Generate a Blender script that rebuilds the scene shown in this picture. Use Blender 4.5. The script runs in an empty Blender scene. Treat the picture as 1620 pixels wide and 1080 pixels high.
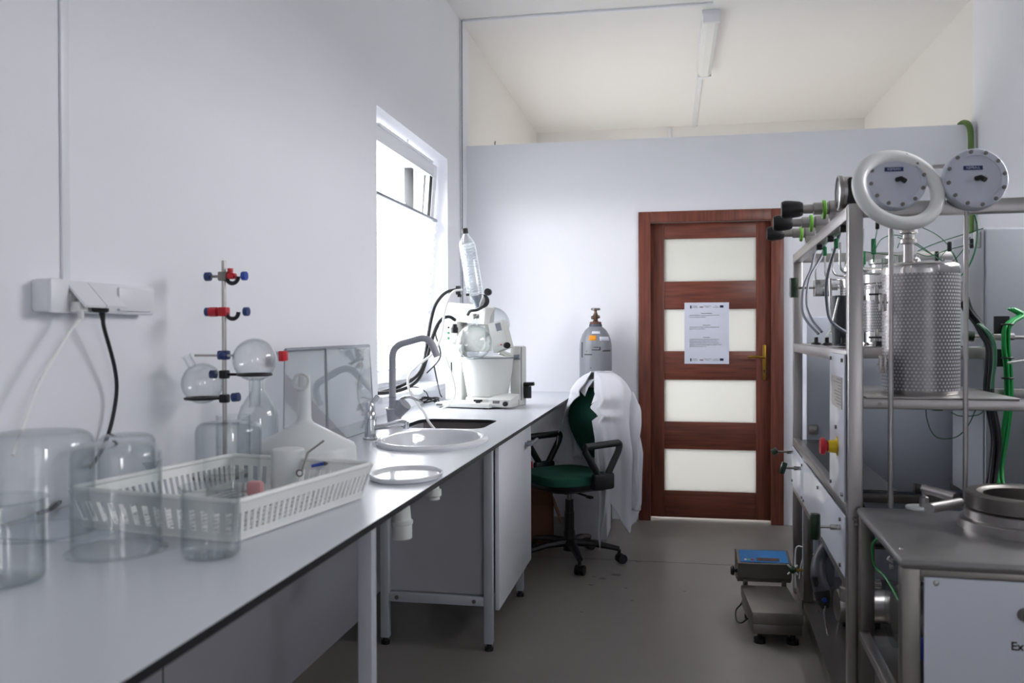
import bpy, bmesh, math, random
from mathutils import Vector, Matrix, Quaternion
random.seed(7)
PI = math.pi
S = bpy.context.scene
COL = S.collection

# ------------------------------------------------------------------ camera
CAMH = 1.2636; FPX = 1359.87; YAW = .1841; PITCH = -.0102; ROLL = -.0026
cyw, syw = math.cos(YAW), math.sin(YAW); cp_, sp_ = math.cos(PITCH), math.sin(PITCH)
CF = Vector((-syw*cp_, cyw*cp_, sp_)); _R0 = Vector((cyw, syw, 0)); _U0 = _R0.cross(CF)
CR = _R0*math.cos(ROLL) + _U0*math.sin(ROLL); CU = _U0*math.cos(ROLL) - _R0*math.sin(ROLL)
CP = Vector((0, 0, CAMH))
cam_d = bpy.data.cameras.new('camera'); cam = bpy.data.objects.new('camera', cam_d); COL.objects.link(cam)
cam_d.sensor_width = 36; cam_d.lens = FPX/1620*36; cam_d.clip_start = .02
cam_d.dof.use_dof = True; cam_d.dof.focus_distance = 4.5; cam_d.dof.aperture_fstop = 4.2
m = Matrix((( CR.x, CU.x, -CF.x, 0), (CR.y, CU.y, -CF.y, 0), (CR.z, CU.z, -CF.z, CAMH), (0, 0, 0, 1)))
cam.matrix_world = m
S.camera = cam

# ------------------------------------------------------------------ world, light, exposure
W = bpy.data.worlds.new('overcast_sky'); S.world = W; W.use_nodes = True
nt = W.node_tree; bg = nt.nodes['Background']
tc = nt.nodes.new('ShaderNodeTexCoord'); sep = nt.nodes.new('ShaderNodeSeparateXYZ'); nt.links.new(tc.outputs['Generated'], sep.inputs[0])
rp = nt.nodes.new('ShaderNodeValToRGB'); nt.links.new(sep.outputs['Z'], rp.inputs[0])
rp.color_ramp.elements[0].position = .0; rp.color_ramp.elements[0].color = (.15, .15, .145, 1)      # ground below the horizon
rp.color_ramp.elements[1].position = .9; rp.color_ramp.elements[1].color = (1.0, .98, 1.02, 1)
e_ = rp.color_ramp.elements.new(.02); e_.color = (.62, .61, .63, 1)
nt.links.new(rp.outputs[0], bg.inputs[0]); bg.inputs[1].default_value = 14.0
S.view_settings.view_transform = 'Standard'; S.view_settings.look = 'None'
S.view_settings.gamma = 1; S.view_settings.use_curve_mapping = False
S.view_settings.exposure = 1.02
cy = S.cycles
cy.max_bounces = 12; cy.diffuse_bounces = 7; cy.glossy_bounces = 5; cy.transparent_max_bounces = 24; cy.transmission_bounces = 8
cy.caustics_reflective = False; cy.caustics_refractive = False; cy.sample_clamp_indirect = 8
cy.use_denoising = True
def portal(name, loc, rot, sx, sy):
    l = bpy.data.lights.new(name, 'AREA'); l.shape = 'RECTANGLE'; l.size = sx; l.size_y = sy; l.cycles.is_portal = True
    o = bpy.data.objects.new(name, l); COL.objects.link(o); o.location = loc; o.rotation_euler = rot
    return o

# ------------------------------------------------------------------ helpers
def lin(c):
    if isinstance(c, str):
        c = [int(c[i:i+2], 16)/255 for i in (0, 2, 4)]
    return tuple((x/12.92 if x <= .04045 else ((x+.055)/1.055)**2.4) for x in c)
def mat(name, col, rough=.5, metal=0., var=0., scale=8., bump=0., bscale=None, stretch=None, coat=0., rvar=0., subs=0.):
    M = bpy.data.materials.new(name); M.use_nodes = True; n = M.node_tree; b = n.nodes['Principled BSDF']
    c = lin(col); b.inputs['Base Color'].default_value = (*c, 1); b.inputs['Roughness'].default_value = rough; b.inputs['Metallic'].default_value = metal
    if coat: b.inputs['Coat Weight'].default_value = coat; b.inputs['Coat Roughness'].default_value = .08
    if var or bump or rvar:
        t = n.nodes.new('ShaderNodeTexCoord'); mp = n.nodes.new('ShaderNodeMapping'); n.links.new(t.outputs['Object'], mp.inputs[0])
        if stretch: mp.inputs['Scale'].default_value = stretch
        nz = n.nodes.new('ShaderNodeTexNoise'); nz.inputs['Scale'].default_value = scale; nz.inputs['Detail'].default_value = 5; n.links.new(mp.outputs[0], nz.inputs[0])
        if var:
            mx = n.nodes.new('ShaderNodeMix'); mx.data_type = 'RGBA'; n.links.new(nz.outputs[0], mx.inputs[0])
            mx.inputs[6].default_value = (*[x*(1-var) for x in c], 1); mx.inputs[7].default_value = (*[min(1, x*(1+var)) for x in c], 1)
            n.links.new(mx.outputs[2], b.inputs['Base Color'])
        if rvar:
            mr = n.nodes.new('ShaderNodeMapRange'); n.links.new(nz.outputs[0], mr.inputs[0]); mr.inputs[1].default_value = .3; mr.inputs[2].default_value = .7
            mr.inputs[3].default_value = max(.02, rough-rvar); mr.inputs[4].default_value = rough+rvar; n.links.new(mr.outputs[0], b.inputs['Roughness'])
        if bump:
            n2 = nz
            if bscale:
                n2 = n.nodes.new('ShaderNodeTexNoise'); n2.inputs['Scale'].default_value = bscale; n2.inputs['Detail'].default_value = 6; n.links.new(mp.outputs[0], n2.inputs[0])
            bm_ = n.nodes.new('ShaderNodeBump'); bm_.inputs['Strength'].default_value = bump; bm_.inputs['Distance'].default_value = .01
            n.links.new(n2.outputs[0], bm_.inputs['Height']); n.links.new(bm_.outputs[0], b.inputs['Normal'])
    return M
def glassmat(name, tint=(.985, .99, .99), edge=(.84, .87, .87), refl=1.0, rough=.02, frost=0., frostcol=(.9, .92, .9), tlf=.5):
    M = bpy.data.materials.new(name); M.use_nodes = True; n = M.node_tree; n.nodes.clear()
    out = n.nodes.new('ShaderNodeOutputMaterial'); lw = n.nodes.new('ShaderNodeLayerWeight'); lw.inputs[0].default_value = .25
    mc = n.nodes.new('ShaderNodeMix'); mc.data_type = 'RGBA'; mc.inputs[6].default_value = (*tint, 1); mc.inputs[7].default_value = (*edge, 1)
    n.links.new(lw.outputs['Facing'], mc.inputs[0])
    tr = n.nodes.new('ShaderNodeBsdfTransparent'); n.links.new(mc.outputs[2], tr.inputs[0])
    gl = n.nodes.new('ShaderNodeBsdfGlossy'); gl.inputs['Roughness'].default_value = rough
    lf = n.nodes.new('ShaderNodeLayerWeight'); lf.inputs[0].default_value = .5      # Schlick: .04 + .9 (1-cos)^4, the same on both sides of a thin wall
    pw = n.nodes.new('ShaderNodeMath'); pw.operation = 'POWER'; pw.inputs[1].default_value = 4.0; n.links.new(lf.outputs['Facing'], pw.inputs[0])
    mul = n.nodes.new('ShaderNodeMath'); mul.operation = 'MULTIPLY_ADD'; mul.inputs[1].default_value = .55*refl; mul.inputs[2].default_value = .035*refl; mul.use_clamp = True; n.links.new(pw.outputs[0], mul.inputs[0])
    ms = n.nodes.new('ShaderNodeMixShader'); n.links.new(mul.outputs[0], ms.inputs[0]); n.links.new(tr.outputs[0], ms.inputs[1]); n.links.new(gl.outputs[0], ms.inputs[2])
    last = ms
    if frost:
        df = n.nodes.new('ShaderNodeBsdfDiffuse'); df.inputs[0].default_value = (*frostcol, 1)
        tl = n.nodes.new('ShaderNodeBsdfTranslucent'); tl.inputs[0].default_value = (*frostcol, 1)
        a = n.nodes.new('ShaderNodeMixShader'); a.inputs[0].default_value = tlf; n.links.new(df.outputs[0], a.inputs[1]); n.links.new(tl.outputs[0], a.inputs[2])
        b = n.nodes.new('ShaderNodeMixShader'); b.inputs[0].default_value = frost; n.links.new(ms.outputs[0], b.inputs[1]); n.links.new(a.outputs[0], b.inputs[2]); last = b
    n.links.new(last.outputs[0], out.inputs[0]); return M

def atc(px, py, x=None, y=None, z=None, rig=False):
    """photograph pixel (1620x1080 frame) -> point on the plane x=, y= or z= (room axes, or the rig's own axes)"""
    d = CF*FPX + CR*(px-810) - CU*(py-540); c = CP.copy()
    if rig: c = RIGI @ c; d = RIGI.to_3x3() @ d
    i, v = (0, x) if x is not None else ((1, y) if y is not None else (2, z))
    return c + d*((v-c[i])/d[i])

def bez(pts, n=8):
    """Catmull-Rom through pts"""
    P = [Vector(p) for p in pts]
    if len(P) < 3: return P
    P = [P[0]*2-P[1]] + P + [P[-1]*2-P[-2]]; out = []
    for i in range(1, len(P)-2):
        a, b, c, d = P[i-1:i+3]
        for k in range(n):
            t = k/n
            out.append(.5*((2*b)+(-a+c)*t+(2*a-5*b+4*c-d)*t*t+(-a+3*b-3*c+d)*t**3))
    out.append(P[-2]); return out
def corner(pts, r, n=5):
    """polyline with rounded corners"""
    P = [Vector(p) for p in pts]; out = [P[0]]
    for i in range(1, len(P)-1):
        a, b, c = P[i-1], P[i], P[i+1]; u = (a-b); w = (c-b); rr = min(r, u.length*.49, w.length*.49); u.normalize(); w.normalize()
        p0, p2 = b+u*rr, b+w*rr
        for k in range(n+1):
            t = k/n; out.append(p0*(1-t)**2 + b*2*t*(1-t) + p2*t*t)
    out.append(P[-1]); return out

class MB:
    def __init__(s): s.v = []; s.f = []; s.sm = []; s.mi = []; s.k = 0
    def add(s, vs, fs, sm=False):
        o = len(s.v); s.v += [Vector(v) for v in vs]; s.f += [tuple(i+o for i in f) for f in fs]; s.sm += [sm]*len(fs); s.mi += [s.k]*len(fs); return s
    def box(s, x0, x1, y0, y1, z0, z1, bev=0.):
        x0, x1 = min(x0, x1), max(x0, x1); y0, y1 = min(y0, y1), max(y0, y1); z0, z1 = min(z0, z1), max(z0, z1)
        if bev <= 0:
            vs = [(x, y, z) for x in (x0, x1) for y in (y0, y1) for z in (z0, z1)]
            return s.add(vs, [(0, 1, 3, 2), (4, 6, 7, 5), (0, 4, 5, 1), (2, 3, 7, 6), (0, 2, 6, 4), (1, 5, 7, 3)])
        b = bmesh.new(); bmesh.ops.create_cube(b, size=1)
        for v in b.verts: v.co = Vector(((x0+x1)/2+v.co.x*(x1-x0), (y0+y1)/2+v.co.y*(y1-y0), (z0+z1)/2+v.co.z*(z1-z0)))
        bev = min(bev, .45*min(x1-x0, y1-y0, z1-z0))
        bmesh.ops.bevel(b, geom=b.edges[:], offset=bev, segments=2, profile=.5, affect='EDGES'); b.verts.index_update()
        s.add([v.co for v in b.verts], [[v.index for v in f.verts] for f in b.faces]); b.free(); return s
    def tube(s, pts, r, n=10, cap=True, closed=False, sx=1., sm=True):
        P = [Vector(p) for p in pts]; L = len(P); rr = r if isinstance(r, (list, tuple)) else [r]*L
        T = []
        for i in range(L):
            if closed: t = P[(i+1) % L]-P[i-1]
            else: t = P[min(i+1, L-1)]-P[max(i-1, 0)]
            T.append(t.normalized() if t.length > 1e-9 else Vector((0, 0, 1)))
        up = Vector((0, 0, 1)) if abs(T[0].z) < .9 else Vector((1, 0, 0))
        N = (up - T[0]*up.dot(T[0])).normalized(); vs = []; fs = []
        for i in range(L):
            if i: 
                N = N - T[i]*N.dot(T[i])
                N = N.normalized() if N.length > 1e-6 else T[i].orthogonal().normalized()
            B = T[i].cross(N)
            for k in range(n):
                a = 2*PI*k/n; vs.append(P[i] + (N*math.cos(a)*sx + B*math.sin(a))*rr[i])
        m_ = L if closed else L-1
        for i in range(m_):
            for k in range(n):
                a, b = i*n+k, i*n+(k+1) % n; c, d = ((i+1) % L)*n+(k+1) % n, ((i+1) % L)*n+k
                fs.append((a, b, c, d))
        s.add(vs, fs, sm)
        if cap and not closed:
            s.add(vs[:n], [tuple(range(n))[::-1]]); s.add(vs[-n:], [tuple(range(n))])
        return s
    def cyl(s, p0, p1, r, r1=None, n=20, cap=True):
        p0, p1 = Vector(p0), Vector(p1); return s.tube([p0, p1], [r, r if r1 is None else r1], n=n, cap=cap)
    def lathe(s, prof, c=(0, 0, 0), ax=(0, 0, 1), n=32, sx=1., sy=1., crease=25):
        c = Vector(c); q = Vector((0, 0, 1)).rotation_difference(Vector(ax).normalized()); vs = []; fs = []; k = len(prof)
        # split at sharp corners so that shading stays crisp
        segs = []; cur = [prof[0]]
        for i in range(1, k):
            cur.append(prof[i])
            if i < k-1:
                a = Vector((prof[i][0]-prof[i-1][0], prof[i][1]-prof[i-1][1])); b = Vector((prof[i+1][0]-prof[i][0], prof[i+1][1]-prof[i][1]))
                if a.length > 1e-9 and b.length > 1e-9 and math.degrees(a.angle(b)) > crease: segs.append(cur); cur = [prof[i]]
        segs.append(cur)
        for sg in segs:
            vs = []; fs = []
            for r, z in sg:
                for j in range(n):
                    a = 2*PI*j/n; vs.append(c + q @ Vector((r*math.cos(a)*sx, r*math.sin(a)*sy, z)))
            for i in range(len(sg)-1):
                for j in range(n):
                    a, b = i*n+j, i*n+(j+1) % n; fs.append((a, b, b+n, a+n))
            s.add(vs, fs, True)
        return s
    def sphere(s, c, r, n=20, sz=1.):
        return s.lathe([(max(r*math.sin(PI*i/12), 1e-5), -r*sz*math.cos(PI*i/12)) for i in range(13)], c, n=n, crease=60)
    def torus(s, c, R, r, ax=(0, 0, 1), n=32, m_=10, sx=1., sy=1.):
        q = Vector((0, 0, 1)).rotation_difference(Vector(ax).normalized()); c = Vector(c)
        return s.tube([c + q @ Vector((R*math.cos(2*PI*i/n)*sx, R*math.sin(2*PI*i/n)*sy, 0)) for i in range(n)], r, n=m_, closed=True)
    def prism(s, poly, o, u, w, t):
        """polygon in the plane o + a*u + b*w, extruded by vector t"""
        o, u, w, t = Vector(o), Vector(u), Vector(w), Vector(t); k = len(poly)
        a = [o+u*p[0]+w*p[1] for p in poly]; b = [p+t for p in a]
        return s.add(a+b, [tuple(range(k))[::-1], tuple(range(k, 2*k))] + [(i, (i+1) % k, (i+1) % k+k, i+k) for i in range(k)])
    def mesh(s, name, M, inv=None):
        me = bpy.data.meshes.new(name); vs = [inv @ v for v in s.v] if inv else s.v
        me.from_pydata(vs, [], s.f); me.polygons.foreach_set('use_smooth', s.sm)
        for x in (M if isinstance(M, (list, tuple)) else [M]): me.materials.append(x)
        me.polygons.foreach_set('material_index', s.mi)
        b = bmesh.new(); b.from_mesh(me); bmesh.ops.remove_doubles(b, verts=b.verts, dist=1e-6); bmesh.ops.recalc_face_normals(b, faces=b.faces); b.to_mesh(me); b.free()
        me.set_sharp_from_angle(angle=math.radians(38)); me.update(); return me
    def build(s, name, M, parent=None, world=False):
        """verts are in the parent's axes; with world=True they are room coordinates"""
        inv = None
        if parent is not None and world: inv = wm(parent).inverted()
        o = bpy.data.objects.new(name, s.mesh(name, M, inv)); COL.objects.link(o); o.parent = parent; return o
def wm(o):
    M = Matrix.Translation(o.location) @ o.rotation_euler.to_matrix().to_4x4()
    return wm(o.parent) @ M if o.parent else M
def thing(name, loc, label, cat, rz=0, group=None):
    o = bpy.data.objects.new(name, None); COL.objects.link(o); o.location = loc; o.rotation_euler = (0, 0, rz); o.empty_display_size = .05
    o['label'] = label; o['category'] = cat
    if group: o['group'] = group
    return o
def tag(o, label, cat, group=None, kind=None):
    if label: o['label'] = label
    if cat: o['category'] = cat
    if group: o['group'] = group
    if kind: o['kind'] = kind
    return o
def struct(name, mb, M, parent=None):
    o = mb.build(name, M, parent)
    if parent is None: o['kind'] = 'structure'
    return o
def part(name, M, parent, fn, world=False, label=None):
    b = MB(); fn(b); o = b.build(name, M, parent, world)
    if label: o['label'] = label
    return o
def text(name, s_, size, loc, rot, M, parent, align='CENTER', ext=.0006, bold=False):
    c = bpy.data.curves.new(name, 'FONT'); c.body = s_; c.size = size; c.extrude = ext/2; c.align_x = align; c.align_y = 'CENTER'; c.resolution_u = 3
    if bold: c.offset = size*.02
    t = bpy.data.objects.new(name, c); COL.objects.link(t); dg = bpy.context.evaluated_depsgraph_get()
    me = bpy.data.meshes.new_from_object(t.evaluated_get(dg)); bpy.data.objects.remove(t); me.materials.clear(); me.materials.append(M)
    o = bpy.data.objects.new(name, me); COL.objects.link(o); o.location = loc; o.rotation_euler = rot; o.parent = parent; return o

# ------------------------------------------------------------------ materials
m_wall = mat('painted_wall', 'e8e9ee', .75, var=.02, scale=1.5, bump=.05, bscale=60)
m_warm = mat('warm_lit_wall', 'e6e4e1', .8, var=.02, scale=1.5)  # warm tint in the colour stands in for warmer light beyond the partition
m_ceil = mat('ceiling_paint', 'e8e7e5', .85)
m_floor = mat('polished_concrete', '8a8680', .38, var=.16, scale=3.0, bump=.03, bscale=40, rvar=.08)
m_floor2 = mat('far_floor', 'aaa69f', .6, var=.08, scale=2)
m_joint = mat('joint', '2c2a28', .9)
m_pvc = mat('white_pvc', 'e2e4e8', .35)
m_upvc = mat('window_plastic', 'eceef2', .3)
m_wtop = mat('worktop_laminate', 'ccd0d6', .27, bump=.015, bscale=200)
m_wedge = mat('worktop_core', '16161a', .45)
m_panel = mat('grey_panel', 'adadb4', .45, bump=.02, bscale=150)
m_frame = mat('powder_frame', 'b4b8c0', .4)
m_black = mat('black_plastic', '101114', .42)
m_rubber = mat('black_rubber', '17171b', .6)
m_chrome = mat('chrome', 'e4e6ea', .08, 1.0)
m_steel = mat('brushed_steel', 'b3b0ae', .33, 1.0, var=.04, scale=4, rvar=.05)
m_steeld = mat('dull_steel', '86827e', .36, 1.0, var=.12, scale=5, rvar=.08)
m_steels = mat('worn_steel', '8c8883', .42, 1.0, var=.22, scale=7, rvar=.1)
m_bright = mat('polished_steel', 'c8c6c5', .16, 1.0)
m_white = mat('white_plastic', 'e6e8e6', .35)
m_cream = mat('cream_plastic', 'd3d5d1', .4)
m_ppwhite = mat('translucent_plastic', 'd8dcdc', .35)
m_china = mat('china', 'e4e6ea', .12, coat=.5)
m_wood = None
m_grayplastic = mat('grey_faucet', 'a6a8b0', .35)
m_panelw = mat('white_panel', 'd6dbe6', .22)
m_alu = mat('dark_aluminium', '8b9099', .35, .6)
m_red = mat('red_plastic', 'c4182a', .35)
m_blue = mat('blue_plastic', '2347a8', .35)
m_darkblue = mat('dark_blue_plastic', '22386e', .35)
m_green = mat('green_plastic', '1e7a4a', .4)
m_dkgreen = mat('dark_green_grip', '1a3320', .35)
m_lime = mat('lime_plastic', '74b840', .4)
m_wgreen = mat('green_wire', '1f6a45', .45)
m_bgreen = mat('green_cable', '1f9a4c', .45)
m_yellow = mat('yellow_plastic', 'e6c61c', .35)
m_fabric = mat('green_fabric', '0e4a3a', .95, var=.15, scale=60, bump=.15, bscale=300)
m_coat = mat('coat_cotton', 'dcdde4', .9, var=.03, scale=8, bump=.12, bscale=26)
m_card = mat('cardboard', '7a5238', .85, var=.1, scale=6)
m_brass = mat('brass', 'b08a3c', .3, 1.0)
m_cyl = mat('cylinder_paint', '82858c', .4, var=.1, scale=5)
m_paper = mat('paper', 'd5d9e6', .8)
m_ink = mat('grey_ink', '6d7078', .9)
m_orange = mat('orange_sticker', 'e8971a', .6)
m_rust = mat('rust_collar', '6a4436', .7, var=.3, scale=30)
m_glass = glassmat('laboratory_glass')
m_glass2 = glassmat('thick_glass', tint=(.975, .98, .98), edge=(.78, .82, .83), refl=1.2)
m_pane = glassmat('window_glass', refl=.45, tint=(.97, .975, .97), edge=(.85, .86, .85))
m_sheet = glassmat('acrylic_sheet', tint=(.88, .90, .92), edge=(.6, .64, .66), refl=1.6, frost=.12)
m_door_glass = glassmat('frosted_door_glass', tint=(.3, .3, .3), edge=(.2, .2, .2), frost=.96, frostcol=(.84, .85, .83), rough=.2, tlf=.8)
m_grayhose = mat('grey_hose', '6f7480', .4)
m_dkhose = mat('black_hose', '1c1d22', .5)
m_whtube = mat('white_tube', 'f2f2f0', .3)
def wood():
    M = bpy.data.materials.new('mahogany_veneer'); M.use_nodes = True; n = M.node_tree; b = n.nodes['Principled BSDF']
    t = n.nodes.new('ShaderNodeTexCoord'); mp = n.nodes.new('ShaderNodeMapping'); mp.inputs['Scale'].default_value = (18, 18, 1.2); n.links.new(t.outputs['Object'], mp.inputs[0])
    nz = n.nodes.new('ShaderNodeTexNoise'); nz.inputs['Scale'].default_value = 3; nz.inputs['Detail'].default_value = 6; n.links.new(mp.outputs[0], nz.inputs[0])
    r = n.nodes.new('ShaderNodeValToRGB'); r.color_ramp.elements[0].position = .3; r.color_ramp.elements[0].color = (*lin('5c3026'), 1)
    r.color_ramp.elements[1].position = .72; r.color_ramp.elements[1].color = (*lin('834836'), 1); n.links.new(nz.outputs[0], r.inputs[0]); n.links.new(r.outputs[0], b.inputs['Base Color'])
    b.inputs['Roughness'].default_value = .38; return M
m_wood = wood()
def woodh():
    M = m_wood.copy(); M.name = 'mahogany_rail'
    for nd in M.node_tree.nodes:
        if nd.type == 'MAPPING': nd.inputs['Scale'].default_value = (1.2, 18, 18)
    return M
m_woodh = woodh()
def perforated():
    """brushed steel with a staggered lattice of small round holes over white insulation"""
    M = bpy.data.materials.new('perforated_steel'); M.use_nodes = True; n = M.node_tree; b = n.nodes['Principled BSDF']; L = n.links
    def mth(op, a, b_=None):
        x = n.nodes.new('ShaderNodeMath'); x.operation = op
        for i, v in enumerate((a, b_)):
            if v is None: continue
            if isinstance(v, (int, float)): x.inputs[i].default_value = v
            else: L.new(v, x.inputs[i])
        return x.outputs[0]
    uv = n.nodes.new('ShaderNodeTexCoord'); sp = n.nodes.new('ShaderNodeSeparateXYZ'); L.new(uv.outputs['Object'], sp.inputs[0])
    ang = mth('ARCTAN2', sp.outputs['Y'], sp.outputs['X']); u = mth('MULTIPLY', ang, 58/(2*PI)); v = mth('MULTIPLY', sp.outputs['Z'], 1/.0105)
    row = mth('FLOOR', v); odd = mth('MODULO', mth('ABSOLUTE', row), 2.0); u2 = mth('ADD', u, mth('MULTIPLY', odd, .5))
    fu = mth('SUBTRACT', mth('FRACT', u2), .5); fv = mth('MULTIPLY', mth('SUBTRACT', mth('FRACT', v), .5), .95)
    d = mth('SQRT', mth('ADD', mth('MULTIPLY', fu, fu), mth('MULTIPLY', fv, fv))); h = mth('LESS_THAN', d, .27)
    mx = n.nodes.new('ShaderNodeMix'); mx.data_type = 'RGBA'; L.new(h, mx.inputs[0]); mx.inputs[6].default_value = (*lin('8e8b8c'), 1); mx.inputs[7].default_value = (*lin('e2e2e6'), 1)
    L.new(mx.outputs[2], b.inputs['Base Color']); L.new(mth('MULTIPLY', mth('SUBTRACT', 1.0, h), .95), b.inputs['Metallic'])
    b.inputs['Roughness'].default_value = .33; return M
m_perf = perforated()

# ================================================================== the room
XL, XR, D, DT, YB, YF, CZ, PZ = -1.407, 1.8725, 5.848, 5.968, -1.9, 9.013, 3.375, 2.565
WY0, WY1, WZ0, WZ1 = 3.985, 5.325, .952, 2.369       # window in view
FY0, FY1 = 6.5, 8.3                                 # window of the space beyond the partition
def wall_with_holes(name, x0, x1, y0, y1, z0, z1, holes, M):
    b = MB(); ys = y0
    for (a, c, lo, hi) in holes:
        b.box(x0, x1, ys, a, z0, z1); b.box(x0, x1, a, c, z0, lo); b.box(x0, x1, a, c, hi, z1); ys = c
    b.box(x0, x1, ys, y1, z0, z1); return struct(name, b, M)
wall_with_holes('wall_left', XL-.33, XL, YB, D+.06, -.12, CZ, [(WY0, WY1, WZ0, WZ1)], m_wall)
wall_with_holes('wall_left_far', XL-.33, XL, D+.06, YF, -.12, CZ, [(FY0, FY1, .9, 2.35)], m_warm)
wall_with_holes('wall_right', XR, XR+.2, YB, D+.06, -.12, CZ, [(-1.6, -.85, .95, 2.35), (2.5, 4.2, 1.87, 2.65)], m_wall)  # both openings are added, out of view, to bring in more daylight
b = MB(); b.box(XR, XR+.2, D+.06, YF, -.12, CZ); struct('wall_right_far', b, m_warm)
b = MB(); b.box(XL-.33, XR+.2, YF, YF+.2, -.12, CZ); struct('wall_far', b, m_warm)
b = MB(); b.box(XL-.33, XR+.2, YB-.2, YB, -.12, CZ); struct('wall_back', b, m_wall)
b = MB(); b.box(XL-.33, XR+.2, YB-.2, YF+.2, CZ, CZ+.2); struct('ceiling', b, m_ceil)
JY = 4.79
b = MB(); b.box(XL, XR, YB, JY-.003, -.12, 0); b.box(XL, XR, JY+.003, D+.06, -.12, 0); b.k = 1; b.box(XL, XR, JY-.003, JY+.003, -.12, -.006); b.k = 2; b.box(XL, XR, D+.06, YF, -.12, 0)
struct('floor', b, [m_floor, m_joint, m_floor2])
DX0, DX1, DZ1 = -.160, .655, 2.015                    # door opening
b = MB(); b.box(XL, DX0, D, DT, 0, PZ); b.box(DX1, XR-.05, D, DT, 0, PZ); b.box(DX0, DX1, D, DT, DZ1, PZ)
struct('wall_partition', b, m_wall)
b = MB(); b.box(XR-.05, XR, D-.02, DT, 0, PZ+.01, .004); struct('trim_1', b, m_pvc)

# stains on the floor by the chair
def blob(name, x, y, r, sx):
    b = MB(); k = 14; ph = random.random()*6
    pts = [(x+math.cos(2*PI*i/k)*r*sx*(1+.3*math.sin(3*i+ph)), y+math.sin(2*PI*i/k)*r*(1+.25*math.cos(2*i+ph)), .0008) for i in range(k)]
    b.add(pts + [(x, y, .0014)], [(i, (i+1) % k, k) for i in range(k)], True); return b
m_stain = mat('oily_stain', '45433f', .3)
b = MB()
for (px, py, r) in [(975, 909, .022), (953, 915, .014), (940, 912, .01), (1010, 888, .012), (990, 930, .008), (1083, 935, .006), (1000, 950, .007), (935, 925, .01), (920, 968, .006)]:
    p = atc(px, py, z=0); q = blob('s', p.x, p.y, r, 1.3); b.add(q.v, q.f, True)
o = b.build('floor_stain', m_stain); tag(o, 'small dark oily spots on the grey concrete floor beside the office chair', 'stain', kind='stuff')

# ------------------------------------------------------------------ the window in view
def part_frame(b, x0, x1, y0, y1, z0, z1, w, bev=.006):
    b.box(x0, x1, y0, y0+w, z0, z1, bev); b.box(x0, x1, y1-w, y1, z0, z1, bev); b.box(x0, x1, y0+w, y1-w, z0, z0+w, bev); b.box(x0, x1, y0+w, y1-w, z1-w, z1, bev)
b = MB(); part_frame(b, XL-.275, XL-.205, WY0, WY1, WZ0, WZ1, .055); win = struct('window_1', b, m_upvc)
sash = bpy.data.objects.new('window_sash', None); COL.objects.link(sash); sash.parent = win
SZ0 = WZ0+.035; sash.location = (XL-.19, (WY0+WY1)/2, SZ0); sash.rotation_euler = (0, math.radians(4.2), 0); SH = WZ1-WZ0-.075; SW = (WY1-WY0)/2-.03
bpy.data.objects.remove(sash)
a_ = math.radians(4.2); RT = Matrix.Translation((XL-.19, (WY0+WY1)/2, SZ0)) @ Matrix.Rotation(a_, 4, 'Y')
def tilt(b): b.v = [RT @ v for v in b.v]; return b
b = MB(); part_frame(b, -.035, .035, -SW, SW, 0, SH, .075, .01); b.box(-.012, .012, -SW+.07, -SW+.085, .07, SH-.07); b.box(-.012, .012, SW-.085, SW-.07, .07, SH-.07)
b.box(.03, .04, -SW+.068, SW-.068, SH-.085, SH-.073, .003)
sash = tilt(b).build('window_sash', m_upvc, win)
b = MB(); b.box(-.008, .004, -SW+.07, SW-.07, .07, SH-.07); tilt(b).build('pane', m_pane, sash)
b = MB(); b.cyl((.035, 0, SH+.012), (.035, 0, SH+.03), .006, n=8); b.box(.03, .048, -.5, .5, SH-.006, SH+.004, .002); tilt(b).build('scissor_stay', m_upvc, sash)
# pleated blind fixed to the sash
m_blind = bpy.data.materials.new('pleated_blind_cloth'); m_blind.use_nodes = True; n = m_blind.node_tree; n.nodes.clear()
o_ = n.nodes.new('ShaderNodeOutputMaterial'); tl = n.nodes.new('ShaderNodeBsdfTranslucent'); tl.inputs[0].default_value = (.74, .75, .77, 1); tp = n.nodes.new('ShaderNodeBsdfTransparent')
df = n.nodes.new('ShaderNodeBsdfDiffuse'); df.inputs[0].default_value = (.86, .87, .9, 1)
m1 = n.nodes.new('ShaderNodeMixShader'); m1.inputs[0].default_value = .3; n.links.new(tl.outputs[0], m1.inputs[1]); n.links.new(df.outputs[0], m1.inputs[2])
m2 = n.nodes.new('ShaderNodeMixShader'); m2.inputs[0].default_value = .18; n.links.new(m1.outputs[0], m2.inputs[1]); n.links.new(tp.outputs[0], m2.inputs[2]); n.links.new(m2.outputs[0], o_.inputs[0])
BT = .985; b = MB(); N_ = 44; vs = []; fs = []
for i in range(N_+1):
    z = .085 + (BT-.085)*i/N_; x = .052 + (.012 if i % 2 else -.006); vs += [(x, -SW+.03, z), (x, SW-.03, z)]
    if i: fs.append((2*i-2, 2*i-1, 2*i+1, 2*i))
b.add(vs, fs); bl = tilt(b).build('pleated_blind', m_blind, win)
b = MB(); b.box(.038, .066, -SW+.025, SW-.025, BT, BT+.016, .003); tilt(b).build('blind_rail', m_alu, bl)
b = MB(); b.box(.038, .062, -SW+.025, SW-.025, .068, .085, .003); tilt(b).build('blind_bottom_rail', m_upvc, bl)
b = MB(); b.box(.038, .058, -.03, .03, BT+.016, BT+.03, .003); tilt(b).build('blind_grip', m_upvc, bl)
# sill board
b = MB(); b.box(XL-.21, XL+.035, WY0-.02, WY1+.02, WZ0-.03, WZ0+.004, .008); struct('window_sill', b, m_upvc)
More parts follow.
